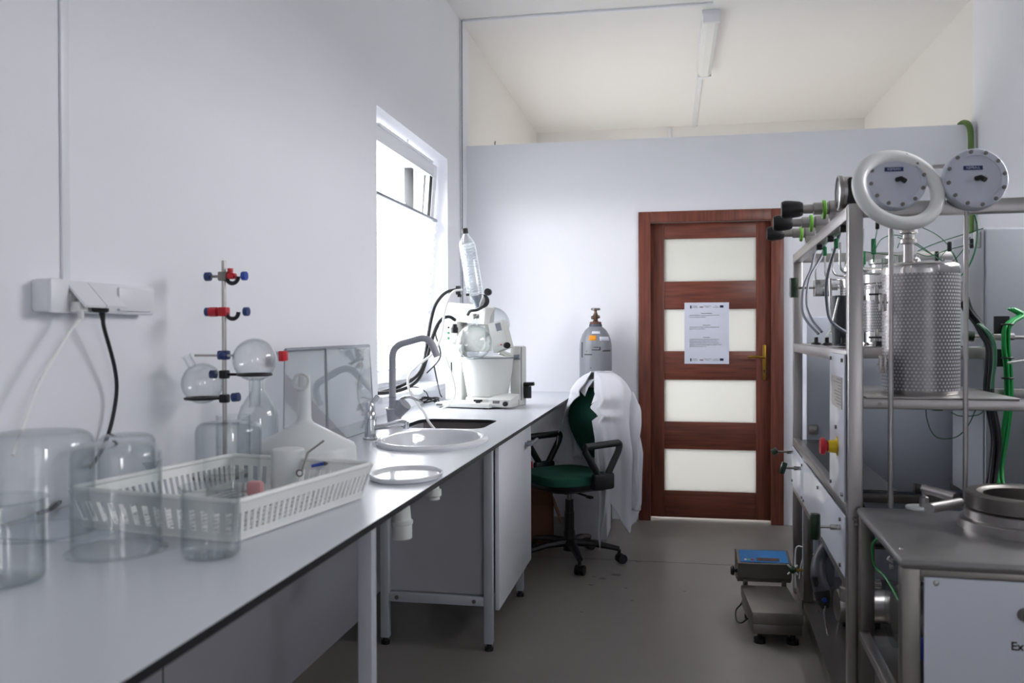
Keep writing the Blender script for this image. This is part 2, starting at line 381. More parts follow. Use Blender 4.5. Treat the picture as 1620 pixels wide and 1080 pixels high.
# bright rendered lintel light comes from outside: overcast sky only
portal('window_light_portal', (XL-.36, (WY0+WY1)/2, (WZ0+WZ1)/2), (0, -PI/2, 0), WZ1-WZ0, WY1-WY0)
portal('far_window_light_portal', (XL-.36, (FY0+FY1)/2, 1.62), (0, -PI/2, 0), 1.45, FY1-FY0)
portal('added_rear_window_portal', (XR+.23, -1.225, 1.65), (0, PI/2, 0), 1.4, .75)  # portal of the added rear window
portal('added_high_window_portal', (XR+.23, 3.35, 2.26), (0, PI/2, 0), .78, 1.7)  # portal of the added high window
b = MB(); part_frame(b, XR+.12, XR+.18, -1.6, -.85, .95, 2.35, .06); w3 = struct('window_added_rear', b, m_upvc)  # rear window, added behind the camera as fill daylight
b = MB(); b.box(XR+.145, XR+.155, -1.54, -.91, 1.01, 2.29); b.build('pane', m_pane, w3)
b = MB(); part_frame(b, XR+.12, XR+.18, 2.5, 4.2, 1.87, 2.65, .06); b.box(XR+.12, XR+.18, 3.31, 3.39, 1.93, 2.59); w4 = struct('window_added_high', b, m_upvc)  # high window, added out of view to light the left wall
b = MB(); b.box(XR+.145, XR+.155, 2.56, 4.14, 1.93, 2.59); b.build('pane', m_pane, w4)
b = MB(); part_frame(b, XL-.25, XL-.19, FY0, FY1, .9, 2.35, .06); b.box(XL-.25, XL-.19, (FY0+FY1)/2-.04, (FY0+FY1)/2+.04, .96, 2.29); w2 = struct('window_2', b, m_upvc)
b = MB(); b.box(XL-.225, XL-.215, FY0+.06, FY1-.06, .96, 2.29); b.build('pane', m_pane, w2)

# ------------------------------------------------------------------ the door
b = MB()
CX0, CX1, CT = -.2218, .717, 2.07
b.box(CX0, DX0+.018, D-.018, D, 0, CT, .004); b.box(DX1-.018, CX1, D-.018, D, 0, CT, .004); b.box(DX0+.018, DX1-.018, D-.018, D, DZ1-.018, CT, .004)
b.box(DX0, DX0+.012, D-.01, DT, 0, DZ1); b.box(DX1-.012, DX1, D-.01, DT, 0, DZ1); b.box(DX0, DX1, D-.01, DT, DZ1-.012, DZ1)
door = struct('door_1', b, m_wood)
LX0, LX1, LY0, LY1, LZ0, LZ1 = DX0+.014, DX1-.014, D+.045, D+.085, .016, DZ1-.016
PX0, PX1 = -.052, .548
panes = [(1.605, 1.892), (1.136, 1.418), (.661, .944), (.195, .477)]
leaf = part('door_leaf', m_wood, door, lambda b: (b.box(LX0, PX0, LY0, LY1, LZ0, LZ1, .003), b.box(PX1, LX1, LY0, LY1, LZ0, LZ1, .003)))
leaf['kind'] = 'stuff' if False else 'part'
del leaf['kind']
zs = [LZ1] + [z for p in panes for z in (p[1], p[0])] + [LZ0]
for i in range(0, len(zs), 2): part('rail', m_woodh, leaf, lambda b: b.box(PX0, PX1, LY0+.003, LY1-.003, zs[i+1], zs[i], .002))
for lo, hi in panes: part('glass_pane', m_door_glass, leaf, lambda b: b.box(PX0, PX1, LY0+.016, LY0+.024, lo, hi))
def hdl(b):
    b.box(.586, .612, LY0-.009, LY0, .945, 1.178, .004); b.cyl((.599, LY0-.008, 1.098), (.599, LY0-.05, 1.098), .008, n=12)
    b.tube(corner([(.599, LY0-.05, 1.098), (.57, LY0-.052, 1.1), (.54, LY0-.05, 1.103), (.49, LY0-.046, 1.1)], .01), [.0085]*1+[.008]*13, n=10)
hd = part('door_handle', m_brass, leaf, hdl)
part('keyhole', m_black, hd, lambda b: (b.cyl((.599, LY0-.0094, 1.01), (.599, LY0-.0085, 1.01), .005, n=10), b.box(.597, .601, LY0-.0094, LY0-.0085, .992, 1.008)))
part('lock_strip', m_bright, leaf, lambda b: b.box(LX1-.001, LX1+.002, LY0+.008, LY0+.03, .95, 1.15))

# notice on the door
m_navy = mat('navy_print', '232a52', .8)
ps = thing('printed_notice', (.2275, LY0-.001, 1.257), 'white printed paper notice taped on the mahogany door', 'notice')
part('sheet', m_paper, ps, lambda b: b.box(-.1455, .1455, -.0012, 0, -.205, .205))
for s_, dz in ((.186, 0), (-.168, 1)):
    part('logo', m_navy, ps, lambda b: b.box(-.108, -.1, -.0018, -.001, s_-.02, s_))
    part('blue_flag', m_navy, ps, lambda b: b.box(.086, .11, -.0018, -.001, s_-.016, s_))
    part('flag', mat('maroon_print%d' % dz, '5a1c2c', .8), ps, lambda b: b.box(-.045, -.022, -.0018, -.001, s_-.014, s_-.009))
    for i, (x, t) in enumerate(((-.078, 'Fundusze\nEuropejskie'), (.004, 'Rzeczpospolita\nPolska'), (.06, 'Unia\nEuropejska'))):
        text('logo_lettering', t, .0085, (x, -.0018, s_-.008), (PI/2, 0, 0), m_ink, ps)
for z, t in ((.133, 'Nazwa beneficjenta'), (.054, 'Tytuł projektu'), (-.028, 'Cel projektu')): text('heading', t, .0088, (0, -.0018, z), (PI/2, 0, 0), m_ink, ps, bold=True)
W_ = 'badania rozwój laboratorium ekstrakcja technologia przemysł dofinansowanie projekt działanie innowacyjna gospodarka program operacyjny współpraca jednostka'.split()
def para(z, nl):
    for i in range(nl):
        random.seed(int(z*1000)+i); s_ = ' '.join(random.sample(W_, 6)); s_ = s_[:50] if i < nl-1 else s_[:26]
        text('text_line', s_, .0092, (-.112, -.0018, z-i*.0118), (PI/2, 0, 0), m_ink, ps, 'LEFT')
para(.12, 2); para(.041, 2); para(-.041, 5)

# ------------------------------------------------------------------ conduits and lamp on wall and ceiling
def conduit(name, label, pts, w, h, M=m_pvc):
    """square trunking: pts on the surface; w, h half width and height"""
    b = MB()
    for (x0, x1, y0, y1, z0, z1) in pts: b.box(x0, x1, y0, y1, z0, z1, .002)
    return tag(b.build(name, M), label, 'cable trunking')
conduit('cable_trunking', 'white cable trunking down the left wall to the socket box', [(XL, XL+.007, 1.785, 1.812, 1.386, CZ)], 0, 0)
conduit('cable_trunking', 'thin white cable trunking up the wall corner right of the window', [(XL, XL+.008, 5.655, 5.685, .8586, CZ-.012)], 0, 0)
conduit('cable_trunking', 'white cable trunking crossing the ceiling from the left wall to the lamp', [(XL+.013, .26, 5.655, 5.69, CZ-.014, CZ)], 0, 0)
conduit('cable_trunking', 'white cable trunking on the ceiling behind the tube lamp', [(.205, .245, 7.1, YF, CZ-.016, CZ)], 0, 0)
conduit('cable_trunking', 'short white cable trunking down the far wall above the partition', [(-.04, 0, YF-.016, YF, 2.2, CZ-.02)], 0, 0)
b = MB(); b.tube([(XL+.017, 5.648, CZ-.012), (XL+.017, 5.648, .9)], .0035, n=6); tag(b.build('thin_cable', m_grayhose), 'thin grey cable beside the corner trunking', 'cable')
lp = thing('tube_lamp', (.255, 6.45, CZ), 'unlit white tube lamp on the ceiling above the partition', 'lamp')
part('lamp_body', m_pvc, lp, lambda b: b.box(-.06, .06, -.66, .62, -.03, 0, .006))
part('diffuser', m_white, lp, lambda b: b.prism([(-.052, -.03), (-.048, -.058), (-.025, -.078), (.025, -.078), (.048, -.058), (.052, -.03)], (0, -.62, 0), (1, 0, 0), (0, 0, 1), (0, 1.2, 0)))
part('end_cap', m_pvc, lp, lambda b: b.box(-.055, .055, -.665, -.62, -.082, -.02, .008))
part('end_cap', m_pvc, lp, lambda b: b.box(-.055, .055, .58, .625, -.082, -.02, .008))
p = atc(783, 226, y=D+.05); b = MB(); b.tube([(p.x, D+.05, PZ-.005), (p.x, D+.05, PZ+.03), (p.x+.004, D+.05, PZ+.036)], .004, n=6); tag(b.build('wire_stub', m_grayhose), 'tiny grey wire stub on top of the partition', 'wire')

# socket box on the left wall
sb = thing('socket_box', (XL, 1.89, 1.35), 'white surface-mounted socket box with two raised lids on the left wall', 'socket')
part('box_body', m_pvc, sb, lambda b: b.box(0, .045, -.2, .2, -.037, .037, .006))
part('end_module', m_pvc, sb, lambda b: b.box(.044, .056, -.205, -.145, -.04, .038, .006))
part('closed_lid', m_pvc, sb, lambda b: b.box(.044, .053, .04, .175, -.03, .03, .004))
for y in (-.146, -.070):
    l = part('flip_lid', m_pvc, sb, lambda b: b.prism([(0, .036), (.052, -.02), (.05, -.026), (-.002, .03)], (.045, y, 0), (1, 0, 0), (0, 0, 1), (0, .073, 0)))
    part('socket_face', m_white, sb, lambda b: b.cyl((.045, y+.039, -.002), (.05, y+.039, -.002), .026, n=20))
def plug(b, y): b.box(.05, .078, y-.016, y+.016, -.036, -.012, .005); b.tube([(.068, y, -.032), (.068, y+.004, -.055)], [.008, .005], n=8)
cw = thing('power_cord', (XL, 1.765, 1.35), 'white power cord hanging from the left socket', 'cord')
part('plug', m_white, cw, lambda b: plug(b, 0), )
pts = [(.068, .004, -.05)] + [tuple(atc(px, py, x=XL+xx)-Vector((XL, 1.765, 1.35))) for px, py, xx in ((112, 522, .06), (88, 560, .06), (60, 610, .06), (33, 684, .07), (20, 720, .09))]
part('cord', m_whtube, cw, lambda b: b.tube(bez(pts), .0042, n=8))
ck = thing('power_cord', (XL, 1.84, 1.35), 'black power cord hanging from the right socket behind the beakers', 'cord')
part('plug', m_black, ck, lambda b: plug(b, 0))
pts = [(.068, .004, -.05)] + [tuple(atc(px, py, x=XL+xx)-Vector((XL, 1.84, 1.35))) for px, py, xx in ((165, 520, .06), (181, 580, .045), (184, 625, .03), (172, 685, .025), (150, 730, .03))] + \
      [tuple(atc(px, py, z=.872)-Vector((XL, 1.84, 1.35))) for px, py in ((118, 765), (88, 800), (60, 812))]
part('cord', m_dkhose, ck, lambda b: b.tube(bez(pts), .0048, n=8))

# ================================================================== bench
ZT = .8586; TH = .015; BX = -.629; BY0 = -.9
def rrect(cx, cy, hx, hy, r, k=6):
    out = []
    for (sx, sy, a0) in ((1, 1, 0), (-1, 1, PI/2), (-1, -1, PI), (1, -1, 1.5*PI)):
        for i in range(k+1):
            a = a0+PI/2*i/k; out.append((cx+sx*(hx-r)+r*math.cos(a), cy+sy*(hy-r)+r*math.sin(a)))
    return out
SC = (-.975, 3.72); SHX, SHY = .185, .195                   # rectangular sink
BC = (-.875, 3.09); BRX, BRY = .185, .265                   # oval basin
loops = [[(XL, BY0), (BX, BY0), (BX, D), (XL, D)], rrect(*SC, SHX, SHY, .07), [(BC[0]+(BRX-.012)*math.cos(2*PI*i/40), BC[1]+(BRY-.012)*math.sin(2*PI*i/40)) for i in range(40)]]
bm = bmesh.new()
for lp_ in loops:
    vv = [bm.verts.new((x, y, ZT)) for x, y in lp_]
    for i in range(len(vv)): bm.edges.new((vv[i], vv[(i+1) % len(vv)]))
bmesh.ops.triangle_fill(bm, use_beauty=True, edges=bm.edges[:]); 
ex = bmesh.ops.extrude_face_region(bm, geom=bm.faces[:]); 
for v in ex['geom']:
    if isinstance(v, bmesh.types.BMVert): v.co.z -= TH
bmesh.ops.recalc_face_normals(bm, faces=bm.faces); bm.normal_update()
for f in bm.faces: f.material_index = 0 if f.normal.z > .5 else (2 if f.normal.z < -.5 else 1)
me = bpy.data.meshes.new('worktop'); bm.to_mesh(me); bm.free()
for x in (m_wtop, m_wedge, m_panel): me.materials.append(x)
o = bpy.data.objects.new('worktop', me); COL.objects.link(o); tag(o, 'long light grey laminate worktop with black edge along the left wall', 'worktop')
o = MB().box(XL, XL+.01, WY1+.1, D, ZT, ZT+.045, .002).build('wall_upstand', m_pvc); tag(o, 'low white upstand along the wall at the far end of the worktop', 'upstand')

# bench frame (the open part nearest the camera)
m_bpanel = mat('shaded_grey_panel', '85858c', .5)  # grey panel darkened, the shade under the bench put into its colour
bf = thing('steel_bench', (-1.0, 1.2, 0), 'white steel underframe with grey back panels carrying the near worktop', 'bench')
LW = .035
for (x, y) in ((-.69, 1.925), (-.69, -.2)):
    lg = part('leg', m_frame, bf, lambda b: b.box(x-LW, x, y-LW/2, y+LW/2, .03, ZT-TH, .003), world=True)
    part('foot', m_black, lg, lambda b: (b.cyl((x-LW/2, y, 0), (x-LW/2, y, .012), .02, n=16), b.cyl((x-LW/2, y, .012), (x-LW/2, y, .03), .01, n=12)), world=True)
part('cross_rail', m_frame, bf, lambda b: b.box(-1.36, -.69-LW, 1.912, 1.938, ZT-TH-.04, ZT-TH, .002), world=True)
part('front_rail', m_frame, bf, lambda b: b.box(-1.25, -1.225, -.18, 3.3, ZT-TH-.035, ZT-TH, .002), world=True)
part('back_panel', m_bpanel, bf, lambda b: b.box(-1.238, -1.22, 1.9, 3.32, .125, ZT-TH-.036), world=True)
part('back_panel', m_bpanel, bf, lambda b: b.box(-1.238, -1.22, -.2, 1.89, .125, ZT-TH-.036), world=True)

# sink cabinet
cb = thing('sink_cabinet', (-.93, 3.71, 0), 'grey cabinet on steel legs under the rectangular sink', 'cabinet')
K0, K1, KX0, KX1 = 3.34, 4.09, -1.165, -.70
part('side_panel', m_panel, cb, lambda b: b.box(KX0+.02, KX1-.005, K0+.012, K0+.028, .215, ZT-TH), world=True)
part('side_panel', m_panel, cb, lambda b: b.box(KX0+.02, KX1-.005, K1-.028, K1-.012, .215, ZT-TH), world=True)
part('back_panel', m_panel, cb, lambda b: b.box(KX0, KX0+.016, K0+.028, K1-.028, .215, ZT-TH-.002), world=True)
part('bottom_panel', m_panel, cb, lambda b: b.box(KX0+.016, KX1-.005, K0+.03, K1-.03, .2, .216), world=True)
for (x, y) in ((KX1, K0+.0), (KX1, K1-.035), (KX0+.035, K0+.0), (KX0+.035, K1-.035)):
    lg = part('leg', m_frame, cb, lambda b: b.box(x-.035, x, y-.02, y+.012, .028, ZT-TH-.001, .003), world=True)
    part('foot', m_black, lg, lambda b: (b.cyl((x-.0175, y-.004, 0), (x-.0175, y-.004, .012), .018, n=16), b.cyl((x-.0175, y-.004, .01), (x-.0175, y-.004, .03), .011, n=12)), world=True)
for y in (K0-.02, K1-.035):
    r_ = part('bottom_rail', m_frame, cb, lambda b: b.box(KX0+.036, KX1-.036, y, y+.03, .178, .213, .002), world=True)
    if y < 3.6:
        for x in (KX0+.07, KX1-.075): part('bolt', m_steeld, r_, lambda b: (b.cyl((x, y, .196), (x, y-.004, .196), .009, n=6), b.cyl((x, y-.004, .196), (x, y-.006, .196), .004, n=8)), world=True)
dr = part('door', m_panelw, cb, lambda b: b.box(KX1+.001, KX1+.018, K0+.03, K1+.075, .15, ZT-TH-.012, .002), world=True)
dr.data.materials.clear(); dr.data.materials.append(mat('cabinet_door', 'd6d8de', .35))
part('door_handle', m_alu, dr, lambda b: (b.cyl((KX1+.018, 4.05, .742), (KX1+.045, 4.05, .742), .006, n=8), b.tube([(KX1+.05, 3.96, .742), (KX1+.05, 4.15, .742)], .009, n=10), b.cyl((KX1+.018, 3.99, .742), (KX1+.045, 3.99, .742), .006, n=8)), world=True)

# rectangular undermount sink
sk = thing('undermount_sink', (SC[0], SC[1], ZT-TH), 'dark rectangular undermount sink in the worktop', 'sink')
m_sink = mat('dark_sink_composite', '6a6462', .45)
L0, L1, L2 = rrect(0, 0, SHX+.004, SHY+.004, .07), rrect(0, 0, SHX-.012, SHY-.012, .06), rrect(0, 0, .03, .03, .028)
def loft(b, loops, closed=True, sm=True):
    n_ = len(loops[0]); vs = [v for l in loops for v in l]; fs = []
    for i in range(len(loops)-1):
        for k in range(n_ if closed else n_-1): fs.append((i*n_+k, i*n_+(k+1) % n_, (i+1)*n_+(k+1) % n_, (i+1)*n_+k))
    b.add(vs, fs, sm); return b
part('bowl', m_sink, sk, lambda b: loft(b, [[(x*1.04, y*1.04, z) for x, y in L0] if i == 0 else [(x, y, z) for x, y in L] for i, (L, z) in enumerate([(L0, 0), (L0, 0), (L0, -.004), (L1, -.15), (L2, -.17), (L2, -.172)])]))
part('drain', m_bright, sk, lambda b: b.lathe([(.0001, -.166), (.02, -.166), (.03, -.168), (.045, -.169)], n=24))
# oval basin
bs = thing('oval_basin', (BC[0], BC[1], ZT), 'white oval washbasin let into the worktop', 'washbasin')
def ov(rx, ry, z, k=48): return [(rx*math.cos(2*PI*i/k), ry*math.sin(2*PI*i/k), z) for i in range(k)]
RX, RY = BRX+.015, BRY+.015
part('bowl', m_china, bs, lambda b: loft(b, [ov(RX, RY, 0), ov(RX+.003, RY+.003, .008), ov(RX-.003, RY-.003, .016), ov(RX-.012, RY-.012, .019), ov(RX-.024, RY-.026, .016), ov(RX-.031, RY-.034, .006), ov(RX-.034, RY-.038, -.014), ov(RX-.045, RY-.055, -.04), ov(RX-.07, RY-.1, -.09), ov(RX-.11, RY-.17, -.12), ov(.03, .03, -.13), ov(.022, .022, -.14)]))
part('drain', m_bright, bs, lambda b: b.lathe([(.0001, -.137), (.018, -.136), (.026, -.130)], n=24))
part('overflow', m_bright, bs, lambda b: b.lathe([(.0001, .003), (.008, .003), (.010, 0)], (-.08, -.155, -.035), (.45, .75, .3), n=14))
part('waste_pipe', m_white, bs, lambda b: b.lathe([(.02, -.14), (.022, -.175), (.03, -.178), (.03, -.2), (.024, -.205), (.024, -.215), (.0001, -.215)], n=20))
o = MB(); o.lathe([(.0001, .0), (.03, .0), (.034, .004), (.034, .05), (.037, .052), (.037, .062), (.031, .066), (.026, .12), (.026, .24)], (atc(636, 852, y=2.75).x, 2.75, atc(636, 852, y=2.75).z), n=24)
tag(o.build('drain_trap', m_white), 'white plastic drain trap hanging under the worktop edge', 'drain')

# chrome mixer tap at the basin
p0 = Vector((-1.135, 3.13, ZT))
tp_ = thing('chrome_mixer_tap', p0, 'small chrome mixer tap beside the oval basin', 'tap')
part('tap_body', m_chrome, tp_, lambda b: b.lathe([(.0001, 0), (.026, 0), (.028, .004), (.022, .01), (.021, .06), (.023, .075), (.021, .1), (.015, .11), (.0001, .112)], n=28))
part('spout', m_chrome, tp_, lambda b: b.tube(bez([(.012, .0, .045), (.06, .01, .05), (.11, .02, .062), (.135, .024, .058)]), [.012]*25, n=12) and b.cyl((.135, .024, .066), (.135, .024, .04), .012, n=14))
part('lever', m_chrome, tp_, lambda b: (b.lathe([(.0001, .1), (.018, .1), (.019, .125), (.014, .14), (.0001, .143)], n=20), b.tube([(0, 0, .13), (.02, .0, .15), (.03, 0, .165)], [.011, .01, .009], n=10)))
# grey gooseneck tap
g0 = atc(625, 664, z=ZT)
gt = thing('grey_mixer_tap', (-1.235, 3.72, ZT), 'tall grey angular mixer tap beside the rectangular sink', 'tap')
part('tap_body', m_grayplastic, gt, lambda b: b.lathe([(.0001, 0), (.03, 0), (.031, .004), (.036, .05), (.038, .062), (.028, .066), (.024, .075), (.024, .1)], n=28) and b.tube([(.0, 0, .035), (.055, -.01, .088)], [.03, .033], n=18))
part('spout', m_grayplastic, gt, lambda b: b.tube(corner([(-.008, 0, .08), (-.008, 0, .345), (.165, -.01, .39), (.205, -.012, .3)], .055, 8), .0155, n=16))
part('collar', m_alu, gt, lambda b: b.torus((-.008, 0, .115), .0165, .002, n=24, m_=6))
part('lever', m_bright, gt, lambda b: b.tube(bez([(.035, -.006, .11), (.07, -.01, .118), (.11, -.014, .105), (.14, -.018, .092)]), [.007]*8+[.006]*9+[.005]*8, n=8))
part('badge', m_bright, gt, lambda b: b.box(-.045, -.028, -.012, .012, .062, .066, .001))
# dish brush stick leaning from the tap
b = MB(); a1, a2 = atc(669, 582, y=3.98), atc(681, 617, y=3.98)
b = MB(); b.tube(bez([atc(687, 580, y=3.95), atc(691, 600, y=4.1), atc(696, 622, y=4.3), atc(699, 628, y=4.32)]), .0035, n=6)
tag(b.build('thin_cable', m_dkhose), 'thin dark cable hanging from the grey tap spout', 'cable')

# ================================================================== rotary evaporator
ro = thing('rotary_evaporator', (-1.1, 4.6, ZT), 'white rotary evaporator with glass condenser and heating bath at the end of the bench', 'evaporator')
A = lambda px, py, y: atc(px, py, y=y)
RZ = Matrix.Translation((-1.265, 4.50, ZT)) @ Matrix.Rotation(math.radians(-12), 4, 'Z')
def rot(b): b.v = [RZ @ v for v in b.v]; return b
def rpart(name, M, fn, par=None, label=None):
    b = MB(); fn(b); rot(b); o = b.build(name, M, par or ro, True)
    if label: o['label'] = label
    return o
base = rpart('base_plate', m_cream, lambda b: b.box(-.0, .325, 0, .4, .006, .03, .006))
for x, y in ((.03, .03), (.29, .03), (.03, .37), (.29, .37)): rpart('rubber_foot', m_black, lambda b: b.cyl((x, y, 0), (x, y, .008), .014, n=12), base)
rpart('locking_knob', m_black, lambda b: (b.cyl((.24, .04, .028), (.24, .04, .038), .014, n=16), b.box(.215, .265, .033, .047, .036, .048, .004)), base)
rpart('name_plate', m_steeld, lambda b: b.box(.01, .045, -.002, .002, .012, .022), base)
rpart('column', m_cream, lambda b: (b.box(-.04, .055, .2, .30, .028, .36, .008), b.box(.03, .075, .18, .22, .028, .34, .006)))
rpart('cable_guide', m_black, lambda b: b.box(-.0, .005, .196, .2005, .16, .24))
# bath
rpart('bath_housing', m_cream, lambda b: (b.lathe([(.0001, .03), (.118, .03), (.122, .045), (.108, .056), (.1, .056)], (.225, .2, 0), n=40), b.box(.30, .43, .03, .16, .008, .05, .014)))
bp = rpart('bath_control', m_cream, lambda b: b.prism([(.03, .05), (.16, .075), (.16, .045), (.03, .045)], (.30, 0, 0), (0, 1, 0), (0, 0, 1), (.13, 0, 0)))
rpart('control_knob', m_black, lambda b: b.cyl((.405, .03, .03), (.405, .018, .03), .013, n=14), bp)
rpart('bath_display', m_steeld, lambda b: b.box(.33, .37, .03, .034, .03, .045), bp)
rpart('heating_bath', m_cream, lambda b: b.lathe([(.105, .056), (.112, .06), (.137, .2), (.143, .262), (.147, .268), (.143, .272), (.138, .268), (.13, .2), (.105, .075), (.0001, .072)], (.225, .2, 0), n=48))
rpart('bath_rim', m_alu, lambda b: b.torus((.225, .2, .268), .1455, .0035, n=48, m_=8))
rpart('bath_tower', m_cream, lambda b: (b.box(.33, .39, .27, .37, 0, .33, .008),))
rpart('tower_strip', m_alu, lambda b: b.box(.386, .3925, .28, .29, .03, .325))
rpart('tower_knob', m_black, lambda b: (b.tube([(.39, .33, .115), (.45, .33, .12)], [.013, .010], n=10), b.cyl((.412, .33, .04), (.412, .33, .105), .021, n=14)))
# head
rpart('head_housing', m_cream, lambda b: b.prism([(-.055, .475), (.205, .452), (.213, .545), (.18, .56), (-.055, .58)], (0, .2, 0), (1, 0, 0), (0, 0, 1), (0, .13, 0)))
rpart('motor_housing', m_cream, lambda b: b.box(-.03, .055, .17, .3, .35, .47, .01))
rpart('motor_housing', m_cream, lambda b: b.box(.04, .2, .23, .33, .30, .45, .012))
lp_ = rpart('green_light', m_green, lambda b: (b.cyl((.0, .172, .375), (.0, .168, .375), .008, n=10), b.cyl((.0, .172, .405), (.0, .168, .405), .008, n=10)))
rpart('socket_hole', m_black, lambda b: b.cyl((.0, .172, .435), (.0, .168, .435), .006, n=10))
o = MB()
cpn = [A(772, 512, 4.62), A(793, 506, 4.62), A(804, 549, 4.60), A(781, 558, 4.60)]
o.add([p for p in cpn] + [p+Vector((.02, .06, 0)) for p in cpn], [(0, 1, 2, 3), (7, 6, 5, 4), (0, 4, 5, 1), (1, 5, 6, 2), (2, 6, 7, 3), (3, 7, 4, 0)])
cp2 = o.build('control_panel', m_cream, ro, True)
q = [A(783, 512, 4.618), A(791, 510, 4.618), A(797, 533, 4.612), A(789, 536, 4.612)]
o = MB(); o.add(q + [p+Vector((0, -.002, 0)) for p in q], [(0, 1, 2, 3), (7, 6, 5, 4), (0, 4, 5, 1), (1, 5, 6, 2), (2, 6, 7, 3), (3, 7, 4, 0)]); o.build('display', m_alu, cp2, True)
o = MB(); p = A(801, 546, 4.59); o.cyl(p, p+Vector((.012, -.03, 0)), .017, n=16); o.build('speed_knob', m_black, cp2, True)
o = MB(); p = A(793, 545, 4.595); o.cyl(p, p+Vector((.0, -.006, 0)), .004, n=8); o.build('red_button', m_red, cp2, True)
o = MB(); o.tube([A(790, 556, 4.66), A(817, 566, 4.72)], .022, n=8, sx=.7); o.build('lift_arm', m_cream, ro, True)
o = MB(); p = A(815, 565, 4.70); o.tube([p, p+Vector((.03, -.01, .002))], .017, n=10); o.build('arm_clamp', m_alu, ro, True)
# glass: condenser
c0, c1 = A(752.5, 468, 4.55), A(738.5, 384, 4.55); ax = (c1-c0).normalized(); Lc = (c1-c0).length; rc = .0455
o = MB(); o.lathe([(.014, -.075), (.016, -.05), (rc*.9, -.012), (rc, .01), (rc, Lc*.9), (rc*.95, Lc), (.016, Lc+.045), (.013, Lc+.06)], c0, ax, n=32, crease=80)
o.lathe([(.013, Lc+.06), (.0115, Lc+.06), (.014, Lc+.045), (rc*.9, Lc-.003), (rc-.003, Lc*.89), (rc-.003, .01)], c0, ax, n=32, crease=80)
cn = o.build('condenser', m_glass2, ro, True)
q_ = Vector((0, 0, 1)).rotation_difference(ax)
m_coil = glassmat('coil_glass', tint=(.9, .93, .95), edge=(.55, .6, .64), refl=2.6, frost=.6, frostcol=(.95, .96, .98))
for rr, ph, nn in ((.034, 0, 17), (.019, 1.5, 17)):
    o = MB(); o.tube([c0 + q_ @ Vector((rr*math.cos(t*2*PI*nn+ph), rr*math.sin(t*2*PI*nn+ph), .012+t*(Lc*.93))) for t in [i/(nn*14) for i in range(nn*14+1)]], .0042, n=6); o.build('coil', m_coil, cn, True)
o = MB(); o.cyl(c0+ax*(Lc+.052), c0+ax*(Lc+.078), .017, n=18); o.build('condenser_cap', m_black, cn, True)
# side ports
o = MB(); pa = c0+ax*.03
for (px, py) in ((724, 455), (723, 463)): o.tube([pa, A(px+8, py+1, 4.53)], .009, n=10)
o.lathe([(.013, -.012), (.02, 0), (.013, .012)], A(738, 458, 4.53), (1, 0, 0), n=14); o.build('side_port', m_glass2, cn, True)
for (px, py, s_) in ((725, 455, 1), (725, 463, 1), (727, 467.5, .8), (740, 466, .7)): o = MB(); p = A(px, py, 4.52); o.cyl(p-Vector((.012*s_, 0, 0)), p+Vector((.012*s_, 0, 0)), .010*s_, n=12); o.build('screw_cap', m_black, cn, True)
o = MB(); p = A(773, 462, 4.7); o.cyl(p, p+Vector((.0, -.03, 0)), .02, n=14); o.build('vacuum_knob', m_black, ro, True)
# dark joint behind the cone and the black clamp collar
o = MB(); p = A(762, 476, 4.66); o.lathe([(.0001, -.02), (.034, -.02), (.038, -.012), (.038, .012), (.034, .02), (.0001, .02)], A(763, 476, 4.64), (-.4, -.85, .1), n=24); o.build('rotor_joint', m_dkhose, ro, True)
o = MB(); o.tube(bez([A(740, 498, 4.52), A(744, 492, 4.5), A(755, 490, 4.5), A(766, 484, 4.55)]), .008, n=8); o.build('clamp_strap', m_dkhose, ro, True)
o = MB(); o.lathe([(.018, -.012), (.02, 0), (.018, .012)], A(752.5, 500, 4.53), (0, 0, 1), n=16); o.tube([A(749, 503, 4.5), A(757, 499, 4.5)], .006, n=8); o.build('joint_clamp', m_steeld, ro, True)
o = MB(); o.lathe([(.030, .0), (.030, -.012), (.013, -.042), (.012, -.062)], c0, ax, n=24); o.build('lower_cone', mat('grey_blue_glass', '8a949f', .15), cn, True)
# flasks
def flask(c, r, neck_dir, nl, nr=.014):
    a = math.asin(nr/r); prof = [(max(.0001, r*math.sin(t)), -r*math.cos(t)) for t in [ (PI-a)*i/16 for i in range(17)]]; z = prof[-1][1]
    prof += [(nr, z+nl*.5), (nr, z+nl), (nr+.004, z+nl+.004)]
    b = MB(); b.lathe(prof, c, neck_dir, n=36, crease=80)
    inn = [(max(.0001, (r-.0025)*math.sin(t)), -(r-.0025)*math.cos(t)) for t in [ (PI-a)*i/16 for i in range(17)]] + [(nr-.002, z+nl)]
    b.lathe(inn, c, neck_dir, n=36, crease=80); return b
flask(A(750, 541, 4.5), .0955, (0.03, 0, 1), .045).build('receiving_flask', m_glass2, ro, True)
fc = A(779, 513, 4.82); flask(fc, .1, (A(762, 476, 4.66)-fc), .06, .018).build('evaporating_flask', m_glass2, ro, True)
flask(A(719, 543, 4.56), .022, (0, 0, 1), .03, .014).build('vapour_trap', m_glass2, ro, True)
o = MB(); p = A(719, 521, 4.56); o.lathe([(.0001, .03), (.012, .03), (.016, .012), (.02, .01), (.02, -.02), (.0001, -.02)], p, n=16); o.build('trap_cap', m_black, ro, True)
